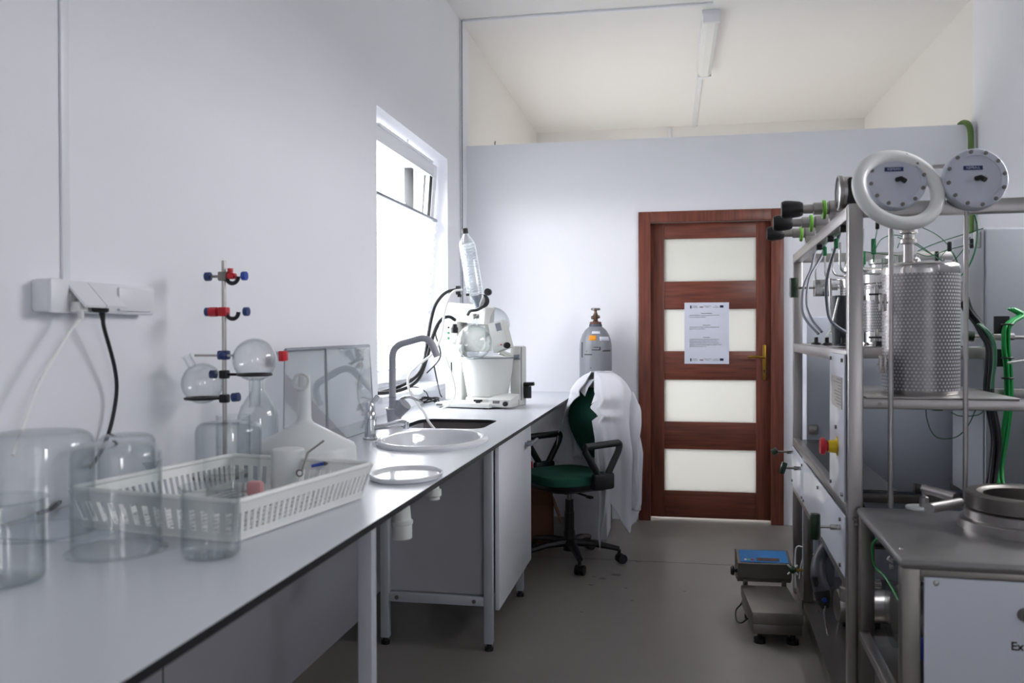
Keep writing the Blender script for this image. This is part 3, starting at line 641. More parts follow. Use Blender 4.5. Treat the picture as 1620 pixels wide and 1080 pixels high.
# hoses (they join the evaporator to the tap side, each lifts away by itself)
def hose(name, label, cat, pts, r, M, n=8, k=8):
    b = MB(); b.tube(bez(pts, k), r, n=n); return tag(b.build(name, M), label, cat)
hose('cooling_hose', 'upper black hose arching from the condenser to the window sill', 'hose', [A(722, 458, 4.52), A(705, 463, 4.45), A(690, 480, 4.4), A(682, 505, 4.4), A(676, 540, 4.36), A(671, 570, 4.3), A(664, 588, 4.25), A(652, 600, 4.2), A(632, 611, 4.15), (XL-.02, 4.12, WZ0+.017), (XL-.05, 4.05, WZ0+.016), (XL-.12, 4.01, WZ0+.016)], .0088, m_dkhose, 10)
hose('cooling_hose', 'lower black hose arching from the trap to the window sill', 'hose', [A(720, 506, 4.52), A(711, 501, 4.48), A(700, 504, 4.42), A(690, 518, 4.4), A(682, 542, 4.36), A(674, 570, 4.3), A(664, 596, 4.25), A(650, 610, 4.2), A(633, 617, 4.12), (XL+.02, 4.08, WZ0+.0165), (XL-.03, 4.02, WZ0+.016)], .0092, m_dkhose, 10)
hose('drain_tube', 'translucent white tube running from the evaporator into the sink', 'tube', [A(731, 458, 4.5), A(715, 463, 4.45), A(704, 490, 4.4), A(698, 530, 4.35), A(685, 558, 4.25), A(662, 577, 4.15), A(648, 592, 4.05), A(646, 612, 3.98), A(658, 634, 3.92), A(671, 652, 3.86), A(679, 668, 3.8), (SC[0]-.05, 3.74, .80)], .0062, m_whtube, 8)
hose('air_tube', 'thin white tube curling down the evaporator column to its base', 'tube', [A(703, 560, 4.45), A(712, 585, 4.42), A(719, 610, 4.4), A(718, 630, 4.4), A(705, 643, 4.41), A(694, 648, 4.42)], .005, m_whtube, 8)
hose('thin_cable', 'thin black cable lying along the window sill to the evaporator', 'cable', [(XL-.12, 4.2, WZ0+.008), (XL-.06, 4.5, WZ0+.008), (XL+.0, 4.62, WZ0+.009), (XL+.045, 4.66, WZ0-.02), (XL+.06, 4.7, ZT+.03), (XL+.13, 4.72, ZT+.008), (XL+.16, 4.78, ZT+.008)], .0035, m_black, 6)
hose('thin_cable', 'black cable looped in a tangle on the bench left of the evaporator', 'cable', [(-1.36+.05*math.cos(t*1.3)+.01*math.sin(3*t), 4.72+.05*math.sin(t*1.3), ZT+.006+.03*abs(math.sin(t*.9))) for t in [i*.55 for i in range(22)]], .0042, m_black, 6, 4)
hose('thin_cable', 'black cable hanging beside the evaporator motor housing', 'cable', [A(694, 515, 4.45), A(689, 528, 4.42), A(694, 545, 4.4), A(697, 562, 4.4), A(690, 575, 4.42), A(675, 590, 4.4)], .004, m_black, 6)

# ================================================================== glassware and things on the near bench
def jar(name, label, cat, c, r, h, t=.003, up=True, flange=0., rnd=.012, M=None, group=None, k=44):
    """straight-sided glass; up=False: standing on its mouth"""
    o1 = [(.0001, 0), (r-rnd, 0)] + [(r-rnd+rnd*math.sin(a), rnd-rnd*math.cos(a)) for a in [PI/2*i/5 for i in range(1, 6)]] + [(r, h*.5), (r, h-.003), (r+flange, h)]
    i1 = [(r+flange-.001, h+.0015), (r-t, h-.003), (r-t, h*.5), (r-t, rnd)] + [(r-t-rnd+rnd*math.cos(a), rnd-(rnd-t)*math.sin(a)) for a in [PI/2*i/5 for i in range(1, 6)]] + [(.0001, t)]
    b = MB(); b.lathe(o1+i1, (0, 0, 0) if up else (0, 0, h+.0015), (0, 0, 1) if up else (0, 0, -1), n=k, crease=50)
    o = b.build(name, M or m_glass2); o.location = c; tag(o, label, cat, group); return o
jar('glass_cylinder', 'large inverted glass jar with flanged mouth in front of the drying basket', 'jar', (-1.02, 1.44, ZT+.0006), .079, .198, flange=.011, up=False, rnd=.022)
jar('glass_beaker', 'tall narrow glass beaker in front of the basket corner', 'beaker', (-.826, 1.435, ZT+.0006), .052, .127, flange=.004)
jar('glass_cylinder', 'small glass cylinder nearest the camera at the left edge', 'jar', (-1.072, 1.225, ZT+.0006), .06, .135, flange=.005)
jar('glass_cylinder', 'wide inverted glass jar at the far left behind the small cylinder', 'jar', (-1.265, 1.545, ZT+.0006), .1, .205, flange=.008, up=False, rnd=.03)
jar('glass_cylinder', 'inverted glass jar between the far left jar and the basket', 'jar', (-1.29, 1.86, ZT+.0006), .065, .162, flange=.006, up=False, rnd=.02)
# thin grey mat
o = MB(); o.box(-1.385, -1.39+.28, 1.48, 2.2, ZT, ZT+.0025); tag(o.build('bench_mat', m_panelw), 'thin grey plastic mat under the jars beside the wall', 'mat')

# drying basket
BK = thing('drying_basket', (-1.06, 1.93, ZT), 'white slotted plastic drying basket full of glassware', 'basket', 0)
c_ = [atc(160, 770, z=ZT+.085), atc(385, 802, z=ZT+.085), atc(549, 735, z=ZT+.085), atc(330, 722, z=ZT+.085)]   # rim corners
c_[3] = c_[0] + (c_[2]-c_[1])
cen = sum(c_, Vector())/4; U_ = ((c_[1]-c_[0])+(c_[2]-c_[3]))/2; V_ = ((c_[3]-c_[0])+(c_[2]-c_[1]))/2
hu, hv = U_.length/2, V_.length/2; ang = math.atan2(U_.y, U_.x)
ang2 = math.atan2(V_.y, V_.x)-PI/2; ang = (ang+ang2)/2
BK.location = (cen.x, cen.y, ZT); BK.rotation_euler = (0, 0, ang)
HB = .085; ins = .022
def basket_side(b, p0, p1, q0, q1, n_, solid=.0):
    """wall between bottom edge p0-p1 and rim edge q0-q1 with n_ upright slots: bands top and bottom, ribs between"""
    p0, p1, q0, q1 = map(Vector, (p0, p1, q0, q1)); nrm = (p1-p0).cross(q0-p0).normalized()*.0025
    def quad(s0, s1, t0, t1):
        f = lambda s, t: (p0+(p1-p0)*s)*(1-t)+(q0+(q1-q0)*s)*t
        a = [f(s0, t0), f(s1, t0), f(s1, t1), f(s0, t1)]; b.add(a+[v+nrm for v in a], [(0, 1, 2, 3), (7, 6, 5, 4), (0, 4, 5, 1), (1, 5, 6, 2), (2, 6, 7, 3), (3, 7, 4, 0)])
    quad(0, 1, 0, .2); quad(0, 1, .72, 1)
    w = 1/n_
    for i in range(n_+1): quad(max(0, i*w-w*.24), min(1, i*w+w*.24), .2, .72)
rim = [(-hu, -hv), (hu, -hv), (hu, hv), (-hu, hv)]; bot = [(-hu+ins, -hv+ins), (hu-ins, -hv+ins), (hu-ins, hv-ins), (-hu+ins, hv-ins)]
for i, n_ in enumerate((14, 26, 14, 26)):
    j = (i+1) % 4
    part('slotted_side', m_white, BK, lambda b: basket_side(b, (*bot[i], .004), (*bot[j], .004), (*rim[i], HB), (*rim[j], HB), n_))
def bfloor(b):
    for i in range(15):
        x = -hu+ins+(2*hu-2*ins)*i/14; b.box(x-.004, x+.004, -hv+ins, hv-ins, .003, .007)
    for i in range(8):
        y = -hv+ins+(2*hv-2*ins)*i/7; b.box(-hu+ins, hu-ins, y-.004, y+.004, .003, .0068)
part('slotted_floor', m_white, BK, bfloor)
part('rim', m_white, BK, lambda b: b.tube(corner([(0, -hv, HB)] + [(*p, HB) for p in (rim[1], rim[2], rim[3], rim[0])] + [(0, -hv, HB)], .03, 6)[:-1], .006, n=8, closed=True))
for x in (-hu+.06, hu-.06):
    for y in (-hv+.05, hv-.05): part('foot', m_white, BK, lambda b: b.box(x-.012, x+.012, y-.012, y+.012, 0, .005, .002))
def inb(x, y, z=.0072): return BK.matrix_basis @ Vector((x, y, z)) if False else (Matrix.Translation(BK.location) @ Matrix.Rotation(ang, 4, 'Z')) @ Vector((x, y, z))
p = atc(362, 770, z=ZT+.009)
jar('glass_cylinder', 'inverted glass jar standing inside the drying basket', 'jar', (p.x, p.y, ZT+.0075), .082, .168, up=False, rnd=.024)
p = atc(456, 772, z=ZT+.009)
jar('white_beaker', 'small white beaker standing upside down in the drying basket', 'beaker', (p.x, p.y, ZT+.0075), .042, .102, up=False, M=m_ppwhite, rnd=.006)
p = atc(345, 800, z=ZT+.009)
jar('glass_beaker', 'low glass beaker inside the near corner of the drying basket', 'beaker', (p.x-.015, p.y+.06, ZT+.0075), .043, .07, flange=.003)
a, c = atc(512, 697, y=2.08), atc(487, 716, y=2.04)
o = MB(); o.tube([a, c, atc(478, 745, y=2.0)], .0028, n=8); o.torus(atc(474, 748, y=1.99), .008, .002, (0, 1, 0), n=14, m_=6); tag(o.build('spatula', m_steeld), 'thin steel spatula leaning in the drying basket', 'spatula')
a, c = atc(493, 737, y=2.02), atc(512, 733, y=2.03)
kn = thing('scissors', a, 'scissors with blue handle lying on the basket rim', 'scissors')
o = MB(); o.tube([a, c], .008, n=8, sx=.5); o.build('blue_handle', m_blue, kn, True)
o = MB(); o.tube([c, atc(523, 729, y=2.04)], .009, n=8, sx=.6); o.build('grey_handle', m_steeld, kn, True)
o = MB(); o.tube([atc(523, 729, y=2.04), atc(530, 731, y=2.03)], .007, n=8, sx=.6); o.build('orange_tip', m_orange, kn, True)
p = atc(404, 770, z=ZT+.03); o = MB(); o.box(p.x-.02, p.x+.02, p.y-.012, p.y+.012, ZT+.0075, ZT+.045, .008); tag(o.build('rubber_bulb', mat('pink_rubber', 'd59a9c', .5)), 'small pink rubber piece inside the drying basket', 'rubber')
# evaporating dish
p = atc(172, 772, z=ZT)
o = MB(); o.lathe([(.0001, .001), (.022, 0), (.045, .02), (.062, .05), (.066, .053), (.06, .053), (.042, .024), (.02, .006), (.0001, .005)], n=36, crease=50); ob = o.build('porcelain_dish', m_china); ob.location = (p.x, p.y+.12, ZT+.0026); tag(ob, 'white porcelain dish between the inverted jars and the basket', 'dish')

# inverted funnel
p = atc(497, 764, z=ZT)
R_ = .146; fx, fy = -1.02, 2.275
o = MB()
o.lathe([(R_+.003, 0), (R_+.003, .006), (R_, .008), (R_-.002, .082), (R_-.008, .092), (.035, .148), (.024, .155), (.0195, .165), (.0165, .275), (.0155, .285), (.0145, .283), (.0165, .165), (.02, .152), (R_-.014, .088), (R_-.006, .08), (R_-.003, 0), (R_+.003, 0)], n=56, crease=40)
fu = thing('buchner_funnel', (fx, fy, ZT), 'big white plastic funnel standing upside down behind the basket', 'funnel')
o.build('funnel_body', m_ppwhite, fu)
o = MB(); o.torus((0, 0, .0), .022, .0045, (0, -1, .15), n=24, m_=8); rg = o.build('suction_port', m_ppwhite, fu); rg.location = (-.001, -.0165, .27)
# the lid
ld = thing('plastic_lid', atc(643, 755, z=ZT), 'shallow white round lid lying on the worktop edge', 'lid')
part('lid_disc', m_china, ld, lambda b: loft(b, [ov(.0001, .0001, 0), ov(.094, .118, 0), ov(.099, .124, .004), ov(.101, .127, .013), ov(.098, .124, .0155), ov(.094, .12, .013), ov(.09, .115, .007), ov(.0001, .0001, .0065)]))

# acrylic cover leaning on the wall
ac = thing('acrylic_cover', (XL+.1, 3.35, ZT), 'clear two-piece acrylic cover with grey top rail leaning on the left wall', 'cover')
q = [atc(448, 682, x=XL+.17), atc(590, 668, x=XL+.17), atc(582, 547, x=XL+.03), atc(450, 554, x=XL+.03)]
q[0].z = ZT+.002; q[1].z = ZT+.002
q0, q1, q2, q3 = q; mid0 = q0+(q1-q0)*.42; mid1 = q3+(q2-q3)*.42
def slab(b, a, b_, c, d, t): n_ = (b_-a).cross(d-a).normalized()*t; b.add([a, b_, c, d, a+n_, b_+n_, c+n_, d+n_], [(0, 1, 2, 3), (7, 6, 5, 4), (0, 4, 5, 1), (1, 5, 6, 2), (2, 6, 7, 3), (3, 7, 4, 0)])
for (a, b1, c, d) in ((q0, mid0, mid1, q3), (mid0+Vector((.006, 0, 0)), q1+Vector((.006, 0, 0)), q2+Vector((.006, 0, 0)), mid1+Vector((.006, 0, 0)))):
    o = MB(); slab(o, a, b1, c, d, .004); pn = o.build('acrylic_panel', m_sheet, ac, True)
    o = MB()
    for e0, e1 in ((a, b1), (b1, c), (d, a)): o.tube([e0, e1], .0022, n=6)
    o.build('panel_edge', m_alu, pn, True)
o = MB(); o.box(-.006, .012, -(q2-q3).length/2, (q2-q3).length/2, -.012, .006, .002); tr = o.build('top_rail', m_alu, ac, True)
tr.parent = ac; o.v = [v*1 for v in o.v]; bpy.data.objects.remove(tr)
o = MB(); o.tube([q3+Vector((.004, 0, 0)), q2+Vector((.004, 0, 0))], .008, n=4, sm=False); o.build('top_rail', m_alu, ac, True)
o = MB(); pr_ = atc(447, 563, x=XL+.05); o.box(pr_.x-.006, pr_.x+.012, pr_.y-.022, pr_.y+.022, pr_.z-.018, pr_.z+.018, .003); tag(o.build('binder_clip', m_red), 'red clip on the near end of the acrylic cover rail', 'clip')
hose('loose_tube', 'thin clear tube lying behind the acrylic cover', 'tube', [atc(577, 552, x=XL+.06), atc(570, 590, x=XL+.05), atc(566, 620, x=XL+.06), atc(572, 645, x=XL+.08), atc(584, 655, x=XL+.12)], .004, m_whtube, 6)

# lab stand
sx_, sy_ = -1.245, 2.23
s0 = Vector((sx_, sy_, ZT))
kx = atc(355, 600, y=sy_).x; 
st = thing('lab_stand', (kx, sy_, ZT), 'steel laboratory stand rod with coloured boss clamps and two flask rings', 'stand')
ztop = atc(353, 412, y=sy_).z
part('stand_base', m_steeld, st, lambda b: b.box(-.06, .06, -.08, .08, 0, .012, .004))
part('rod', m_steel, st, lambda b: b.cyl((0, 0, .01), (0, 0, ztop-ZT), .0062, n=14))
Z_ = lambda py: atc(355, py, y=sy_).z-ZT
X_ = lambda px, py=500: atc(px, py, y=sy_).x-kx
def boss(zz, left, right, lc, rc, body, red):
    g = part('boss_clamp', body, st, lambda b: (b.box(-.013, .013, -.013, .013, zz-.013, zz+.013, .004), b.tube([(left, 0, zz), (-.01, 0, zz)], .004, n=8)))
    part('screw', lc, g, lambda b: b.cyl((left-.006, 0, zz), (left+.008, 0, zz), .0125, n=12))
    part('screw', rc, g, lambda b: b.cyl((right-.006, -.004, zz), (right+.006, -.004, zz), .0125, n=12))
    part('hook', m_dkhose, g, lambda b: b.tube([(.027+.018*math.cos(t), -.002, zz-.002+.018*math.sin(t)) for t in [PI*1.02+PI*i/12 for i in range(13)]], .006, n=8))
    return g
g1 = boss(Z_(437), X_(329), X_(388), m_darkblue, m_blue, m_steeld, 0)
part('screw', m_red, g1, lambda b: (b.box(.012, .036, -.012, .012, Z_(437)-.008, Z_(437)+.009, .005), b.cyl((.02, 0, Z_(437)+.008), (.02, 0, Z_(437)+.022), .008, n=10)))
g2 = boss(Z_(493), X_(329), X_(391), m_darkblue, m_darkblue, m_red, 1)
part('screw', m_red, g2, lambda b: b.cyl((X_(332), 0, Z_(493)), (X_(344), 0, Z_(493)), .0135, n=12))
zz = Z_(562)
g3 = part('boss_clamp', m_darkblue, st, lambda b: (b.box(-.015, .015, -.016, .012, zz-.012, zz+.014, .005), b.sphere((.003, -.018, zz), .011)))
part('cross_rod', m_steel, g3, lambda b: b.cyl((X_(311), -.01, zz), (X_(372), -.01, zz), .0033, n=8))
def ringc(zz, side, rr, sc):
    g = part('ring_clamp', m_black, st, lambda b: (b.box(-.012, .012, -.012, .012, zz-.012, zz+.012, .004), b.tube([(0, 0, zz), (side*(sc-rr), 0, zz)], .004, n=8), b.torus((side*sc, .0, zz), rr, .004, n=32, m_=8)))
    return g
zr1 = Z_(592); ringc(zr1, 1, .045, .092)
part('screw', m_darkblue, st, lambda b: b.cyl((X_(333), 0, zr1), (X_(341), 0, zr1), .012, n=12))
zr2 = Z_(629); ringc(zr2-.002, -1, .046, .068)
part('screw', m_darkblue, st, lambda b: b.cyl((X_(370), -.01, zr2+.002), (X_(380), -.01, zr2+.004), .0125, n=12))
def fl_obj(label, c, r, nd, nl, nr):
    b = flask((0, 0, 0), r, nd, nl, nr); o = b.build('round_flask', m_glass2); o.location = c; tag(o, label, 'flask'); return o
pc = atc(406, 566, y=sy_); r1 = 37/1359.87*((pc-CP).dot(CF))
fl_obj('large round flask resting neck down in the upper stand ring', (kx+.092, sy_, ZT+zr1+.041), .0605, (0, 0, -1), .07, .016)
r2 = 29/1359.87*((pc-CP).dot(CF))
fl_obj('smaller round flask resting in the lower left stand ring', (kx-.068, sy_, ZT+zr2-.002+.001+math.sqrt(max(1e-6, (.058+.0035)**2-.046**2))), .058, (-.5, -.2, 1), .03, .012)
# shouldered bottle behind the stand
p = atc(408, 700, z=ZT); o = MB(); rb = .06
o.lathe([(.0001, 0), (rb-.006, 0), (rb, .006), (rb, .1), (rb*.97, .125), (rb*.8, .15), (rb*.5, .175), (.019, .19), (.017, .215), (.02, .22), (.017, .222), (.014, .215), (.016, .188), (rb*.48, .172), (rb*.78, .147), (rb*.94, .123), (rb-.003, .1), (rb-.003, .006), (.0001, .003)], n=40, crease=60)
ob = o.build('glass_bottle', m_glass2); ob.location = (atc(408, 690, y=sy_+.25).x, sy_+.25, ZT); ob.scale = (1.05, 1.05, 1.2); tag(ob, 'tall shouldered glass bottle behind the lab stand', 'bottle')
jar('glass_cylinder', 'plain glass cylinder standing behind the lab stand rod', 'jar', (kx-.05, sy_+.14, ZT), .05, .16, up=True)

# ================================================================== office chair with the coat
CH = thing('office_chair', (-.56, 4.73, 0), 'green fabric office chair with black armrests pulled up to the bench', 'chair', -PI/4)
part('gas_column', m_black, CH, lambda b: (b.cyl((0, 0, .06), (0, 0, .17), .034, .03, n=20), b.cyl((0, 0, .17), (0, 0, .27), .027, n=20), b.cyl((0, 0, .27), (0, 0, .34), .024, .022, n=20)))
part('lift_rod', m_steeld, CH, lambda b: b.cyl((0, 0, .34), (0, 0, .41), .014, n=14))
ba = math.radians
for k, a in enumerate((8, 80, 152, 224, 296)):
    a = ba(a+45-8); d = Vector((math.cos(a), math.sin(a), 0)); e = d*.275
    lg = part('base_leg', m_black, CH, lambda b: b.tube([Vector((0, 0, .105))+d*.02, Vector((0, 0, .1))+d*.15, e+Vector((0, 0, .078))], [.03, .024, .017], n=8, sx=.8))
    s_ = Vector((-d.y, d.x, 0)); r_ = random.uniform(-.6, .6); s2 = (s_*math.cos(r_)+d*math.sin(r_)); c = e+Vector((0, 0, .026))+d*.01
    def cst(b):
        b.cyl(e+Vector((0, 0, .05)), e+Vector((0, 0, .075)), .009, n=10)
        for t in (-1, 1): b.cyl(c+s2*.007*t, c+s2*.024*t, .026, n=18)
        b.cyl(c-s2*.008, c+s2*.008, .022, n=14)
    part('castor', m_black, lg, cst)
part('seat', m_fabric, CH, lambda b: loft(b, [[(x*k, y*k-.02, z) for x, y in rrect(0, 0, .225, .225, .13, 8)] for k, z in ((.96, .445), (1.0, .455), (1.0, .475), (.95, .495), (.8, .503), (.4, .498), (.001, .496))]))
part('seat_pan', m_black, CH, lambda b: loft(b, [[(x*k, y*k-.02, z) for x, y in rrect(0, 0, .225, .225, .13, 8)] for k, z in ((.001, .40), (.7, .405), (.93, .425), (.985, .45), (.98, .46))]))
part('mechanism', m_black, CH, lambda b: (b.box(-.08, .08, -.09, .1, .385, .415, .01), b.tube([(.05, -.02, .395), (.2, -.03, .39)], .006, n=8), b.box(.195, .235, -.045, -.02, .383, .396, .004)))
part('back_support', m_black, CH, lambda b: b.tube(bez([(0, .06, .405), (0, .2, .40), (0, .285, .44), (0, .3, .56), (0, .275, .72)]), .02, n=8, sx=.45))
def back(b, k=1.0, dy=0):
    L = []
    for i in range(13):
        t = i/12; z = .545+.40*t; w = .212*(math.sin(PI*(.12+.76*t)))**.45*k*(1.0 if t < .6 else 1-.1*(t-.6)); yc = .235+.02*math.cos(PI*t*1.4)+dy
        row = []
        for j in range(24):
            a = 2*PI*j/24; x = w*math.cos(a)*abs(math.cos(a))**-.35 if abs(math.cos(a)) > .02 else 0; row.append((x-.018, yc+.012+.03*math.sin(a)*k-.05*(x/.2)**2*1., z))
        L.append(row)
    return L
def closed(b, L):
    loft(b, L); 
    for r in (L[0], L[-1]): b.add(r, [tuple(range(len(r)))], True)
bk = part('backrest', m_fabric, CH, lambda b: closed(b, back(b)))
for s_ in (-1, 1):
    x = s_*.262
    part('armrest', m_black, CH, lambda b: (b.tube(corner([(x, -.1, .665), (x, .14, .672), (x, .13, .63), (x, .04, .49), (x, .0, .49), (x, -.1, .64)], .035, 6) , [.017]*32, n=10, closed=True, sx=1.1) , b.box(x-.02, x+.02, -.05, .09, .43, .52, .015), b.tube([(x*.75, .02, .43), (x, .02, .44)], .018, n=8, sx=.8)))

# white coat thrown over the backrest
CT_ = thing('lab_coat', (-.42, 4.89, .3), 'white cotton lab coat draped over the back of the green office chair', 'coat', -PI/4)
def interp(tab, t):
    for (a, va), (b_, vb) in zip(tab, tab[1:]):
        if t <= b_: return va+(vb-va)*max(0, (t-a)/(b_-a))
    return tab[-1][1]
def coat():
    """a shell round the backrest; u runs from the left front edge round the back to the right front edge, v from the ridge down to the hem (chair axes, origin at the chair)"""
    NU, NV = 110, 80; V = []
    LE = [(0, -.02), (.06, -.04), (.10, -.07), (.13, -.055), (.16, -.10), (.24, -.17), (.36, -.22), (1, -.23)]      # front opening, left edge (x by v)
    RE = [(0, .01), (.10, .06), (.14, .10), (.19, .045), (.23, .13), (.26, .08), (.36, .12), (.5, .13), (1, .13)]
    hem = [(0, .54), (.10, .50), (.22, .46), (.4, .32), (.55, .30), (.66, .16), (.72, .27), (.8, .34), (.86, .22), (.9, .075), (.94, .16), (1, .30)]
    for j in range(NV+1):
        v = j/NV
        for i in range(NU+1):
            u = i/NU; h = interp(hem, u); zt = 1.035; zz = zt-(zt-h)*max(0, (v-.05)/.95) if v > .05 else zt+.006*math.sin(PI*v/.05)
            g = min(1, (zt-zz)/.46)                       # drop below the ridge
            w = .222*(max(.02, 1-(1-min(1, g*3.2))**2))**.5*.92+.03+.022*g
            dpt = .07+.04*min(1, g*2)+.03*g
            lx, rx = interp(LE, (zt-zz)), interp(RE, (zt-zz))
            lx = max(lx, -w+.01); rx = min(rx, w-.01)
            if u < .16:   t = u/.16; x = lx+(-w-lx)*t; y = -dpt*(1-t**3)*.75
            elif u < .42: t = (u-.16)/.26; a = PI-t*PI/2; x = w*math.cos(a); y = dpt*(1+.5*g)*math.sin(a)
            elif u < .68: t = (u-.42)/.26; a = PI/2-t*PI/2; x = w*math.cos(a); y = dpt*(1+.5*g)*math.sin(a)
            else:         t = (u-.68)/.32; x = w+(rx-w)*t; y = -dpt*(1-(1-t)**3)*.8
            amp = .002+.017*min(1, max(0, g-.12)*1.3)+.012*max(0, (zt-zz)-.45)
            f = math.sin(u*37+2.2*math.sin(v*2.1))*.6+math.sin(u*71+1.3+v*3)*.3+math.sin(u*16+v*6)*.4
            f = max(f, -.3)
            nx, ny = x/max(w, .05), y/max(dpt, .05); q = max(.2, math.hypot(nx, ny)); edge = 1
            x += nx/q*f*amp*edge*.8; y += ny/q*f*amp*edge
            y += .245 - .0*g + (.015*math.sin(zz*9+u*5))*g; x += .012*math.sin(zz*7+u*3)*g-.02
            if u > .62 or u < .14: y -= .03*min(1, g*4)
            if .74 < u <= 1: x += .05*g*math.sin(PI*(u-.74)/.26)*0
            V.append((x, y, zz))
    fs = [(j*(NU+1)+i, j*(NU+1)+i+1, (j+1)*(NU+1)+i+1, (j+1)*(NU+1)+i) for j in range(NV) for i in range(NU)]
    return V, fs
CHM = Matrix.Translation((-.56, 4.73, 0)) @ Matrix.Rotation(-PI/4, 4, 'Z')
b = MB(); v_, f_ = coat(); b.add([CHM @ Vector(v) for v in v_], f_, True)
body = b.build('coat_body', m_coat, CT_, True); md = body.modifiers.new('thickness', 'SOLIDIFY'); md.thickness = .003; md.offset = 0
def sleeve(pts, rs, ph):
    b = MB(); P = bez(pts, 8); n_ = 20; L = []
    for i, p in enumerate(P):
        t = i/(len(P)-1); r = interp(rs, t); row = []
        for k in range(n_):
            a = 2*PI*k/n_; rr = r*(1+.16*math.sin(3*a+ph+t*5)+.08*math.sin(5*a+t*17)); row.append(CHM @ (p+Vector((rr*math.cos(a), rr*.6*math.sin(a), .006*math.sin(a*3+t*30)))))
        L.append(row)
    loft(b, L); return b
s1 = sleeve([(.15, .28, .93), (.19, .28, .85), (.205, .265, .72), (.20, .27, .55), (.21, .28, .4), (.205, .28, .285)], [(0, .045), (.25, .068), (.5, .066), (1, .05)], 0).build('sleeve', m_coat, CT_, True)
md = s1.modifiers.new('thickness', 'SOLIDIFY'); md.thickness = .003
s2 = sleeve([(-.2, .25, .93), (-.245, .24, .84), (-.255, .25, .7), (-.25, .26, .52)], [(0, .03), (.3, .045), (1, .034)], 2).build('sleeve', m_coat, CT_, True)
md = s2.modifiers.new('thickness', 'SOLIDIFY'); md.thickness = .003
def col(b):
    for pts in ([(-.02, .20, 1.0), (-.1, .175, .985), (-.13, .165, .94), (-.065, .165, .90), (-.045, .172, .95)], [(.02, .2, .99), (.06, .165, .955), (.12, .15, .935), (.06, .145, .885), (.01, .15, .86)]):
        o_ = len(b.v); b.add([CHM @ Vector(p) for p in pts] + [CHM @ (Vector(p)+Vector((0, .004, 0))) for p in pts], [(0, 1, 2, 3, 4), (9, 8, 7, 6, 5)] + [(i, (i+1) % 5, (i+1) % 5+5, i+5) for i in range(5)])
part('collar', m_coat, CT_, col, world=True)

# gas cylinder
gc = thing('gas_cylinder', (-.497, 5.69, 0), 'tall grey scratched gas cylinder with brass valve against the partition', 'cylinder')
part('cylinder_body', m_cyl, gc, lambda b: b.lathe([(.0001, .004), (.095, .0), (.107, .02), (.107, 1.14), (.1055, 1.18), (.1, 1.215), (.088, 1.25), (.07, 1.28), (.05, 1.297), (.043, 1.302)], n=48, crease=60))
part('neck_ring', mat('blue_grey_ring', '4d5866', .5), gc, lambda b: b.lathe([(.043, 1.296), (.0435, 1.30), (.0425, 1.318), (.036, 1.32)], n=36))
part('rust_collar', m_rust, gc, lambda b: b.lathe([(.0385, 1.318), (.0385, 1.332), (.03, 1.335), (.0001, 1.336)], n=36))
vl = part('valve', mat('old_brass', '6e5a4c', .35, .9), gc, lambda b: (b.lathe([(.0001, 1.334), (.02, 1.336), (.014, 1.345), (.017, 1.36), (.02, 1.372), (.014, 1.385), (.010, 1.395), (.010, 1.41), (.0001, 1.412)], n=20), b.cyl((0, 0, 1.362), (-.024, -.014, 1.362), .012, n=12), b.cyl((0, 0, 1.362), (.027, -.006, 1.368), .010, n=12)))
part('hand_wheel', m_steeld, vl, lambda b: b.lathe([(.0001, 1.412), (.012, 1.414), (.026, 1.41), (.031, 1.414), (.031, 1.422), (.026, 1.425), (.010, 1.42), (.0001, 1.421)], n=30))
def patch(name, M, a0, a1, z0, z1, r=.1078, r1=None):
    b = MB(); k = 8; vs = []
    for i in range(k+1):
        a = math.radians(a0+(a1-a0)*i/k); vs += [(r*math.cos(a), r*math.sin(a), z0), ((r1 or r)*math.cos(a), (r1 or r)*math.sin(a), z1)]
    b.add(vs, [(2*i, 2*i+2, 2*i+3, 2*i+1) for i in range(k)], True); o = b.build(name, M, gc); md = o.modifiers.new('t', 'SOLIDIFY'); md.thickness = .0006; return o
patch('orange_label', m_orange, 249, 277, 1.212, 1.245, .1015, .092)
patch('white_label', m_paper, 258, 295, 1.255, 1.272, .089, .079)
patch('white_label', m_paper, 290, 335, 1.210, 1.236, .1035, .097)
m_scr = mat('scratch', '3b3c42', .6)
for a0, a1, z0, z1 in ((262, 290, 1.148, 1.153), (268, 285, 1.165, 1.169), (300, 340, 1.14, 1.146), (305, 345, 1.147, 1.15), (288, 292, 1.15, 1.17), (232, 262, 1.117, 1.124), (216, 222, 1.10, 1.2), (256, 260, 1.03, 1.036), (240, 243, 1.14, 1.145)): patch('scratch', m_scr, a0, a1, z0, z1)

# boxes below the bench
bx = thing('cardboard_box', (-.86, 5.16, 0), 'brown open cardboard carton on the floor under the bench end', 'box', .15)
def crate(b): b.box(-.15, .15, -.14, -.135, 0, .24); b.box(-.15, .15, .135, .14, 0, .24); b.box(-.15, -.145, -.14, .14, 0, .24); b.box(.145, .15, -.14, .14, 0, .24); b.box(-.15, .15, -.14, .14, 0, .005)
part('carton', m_card, bx, crate)
for i, (y0, a) in enumerate(((-.14, -.7), (.14, .6))):
    part('flap', m_card, bx, lambda b: b.prism([(-.15, 0), (.15, 0), (.14, .12), (-.14, .12)], (0, y0, .24), (1, 0, 0), (0, math.sin(a), math.cos(a)), (0, .004, 0)))
part('flap', m_card, bx, lambda b: b.prism([(-.14, 0), (.14, 0), (.13, .12), (-.13, .12)], (.15, 0, .24), (0, 1, 0), (.35, 0, -.93), (.004, 0, 0)))
wb = thing('white_carton', (-.55, 5.40, 0), 'white panel-sided carton on the floor behind the chair by the partition', 'box')
part('carton_body', m_coat, wb, lambda b: b.box(-.09, .16, -.16, .16, .0, .36, .004))
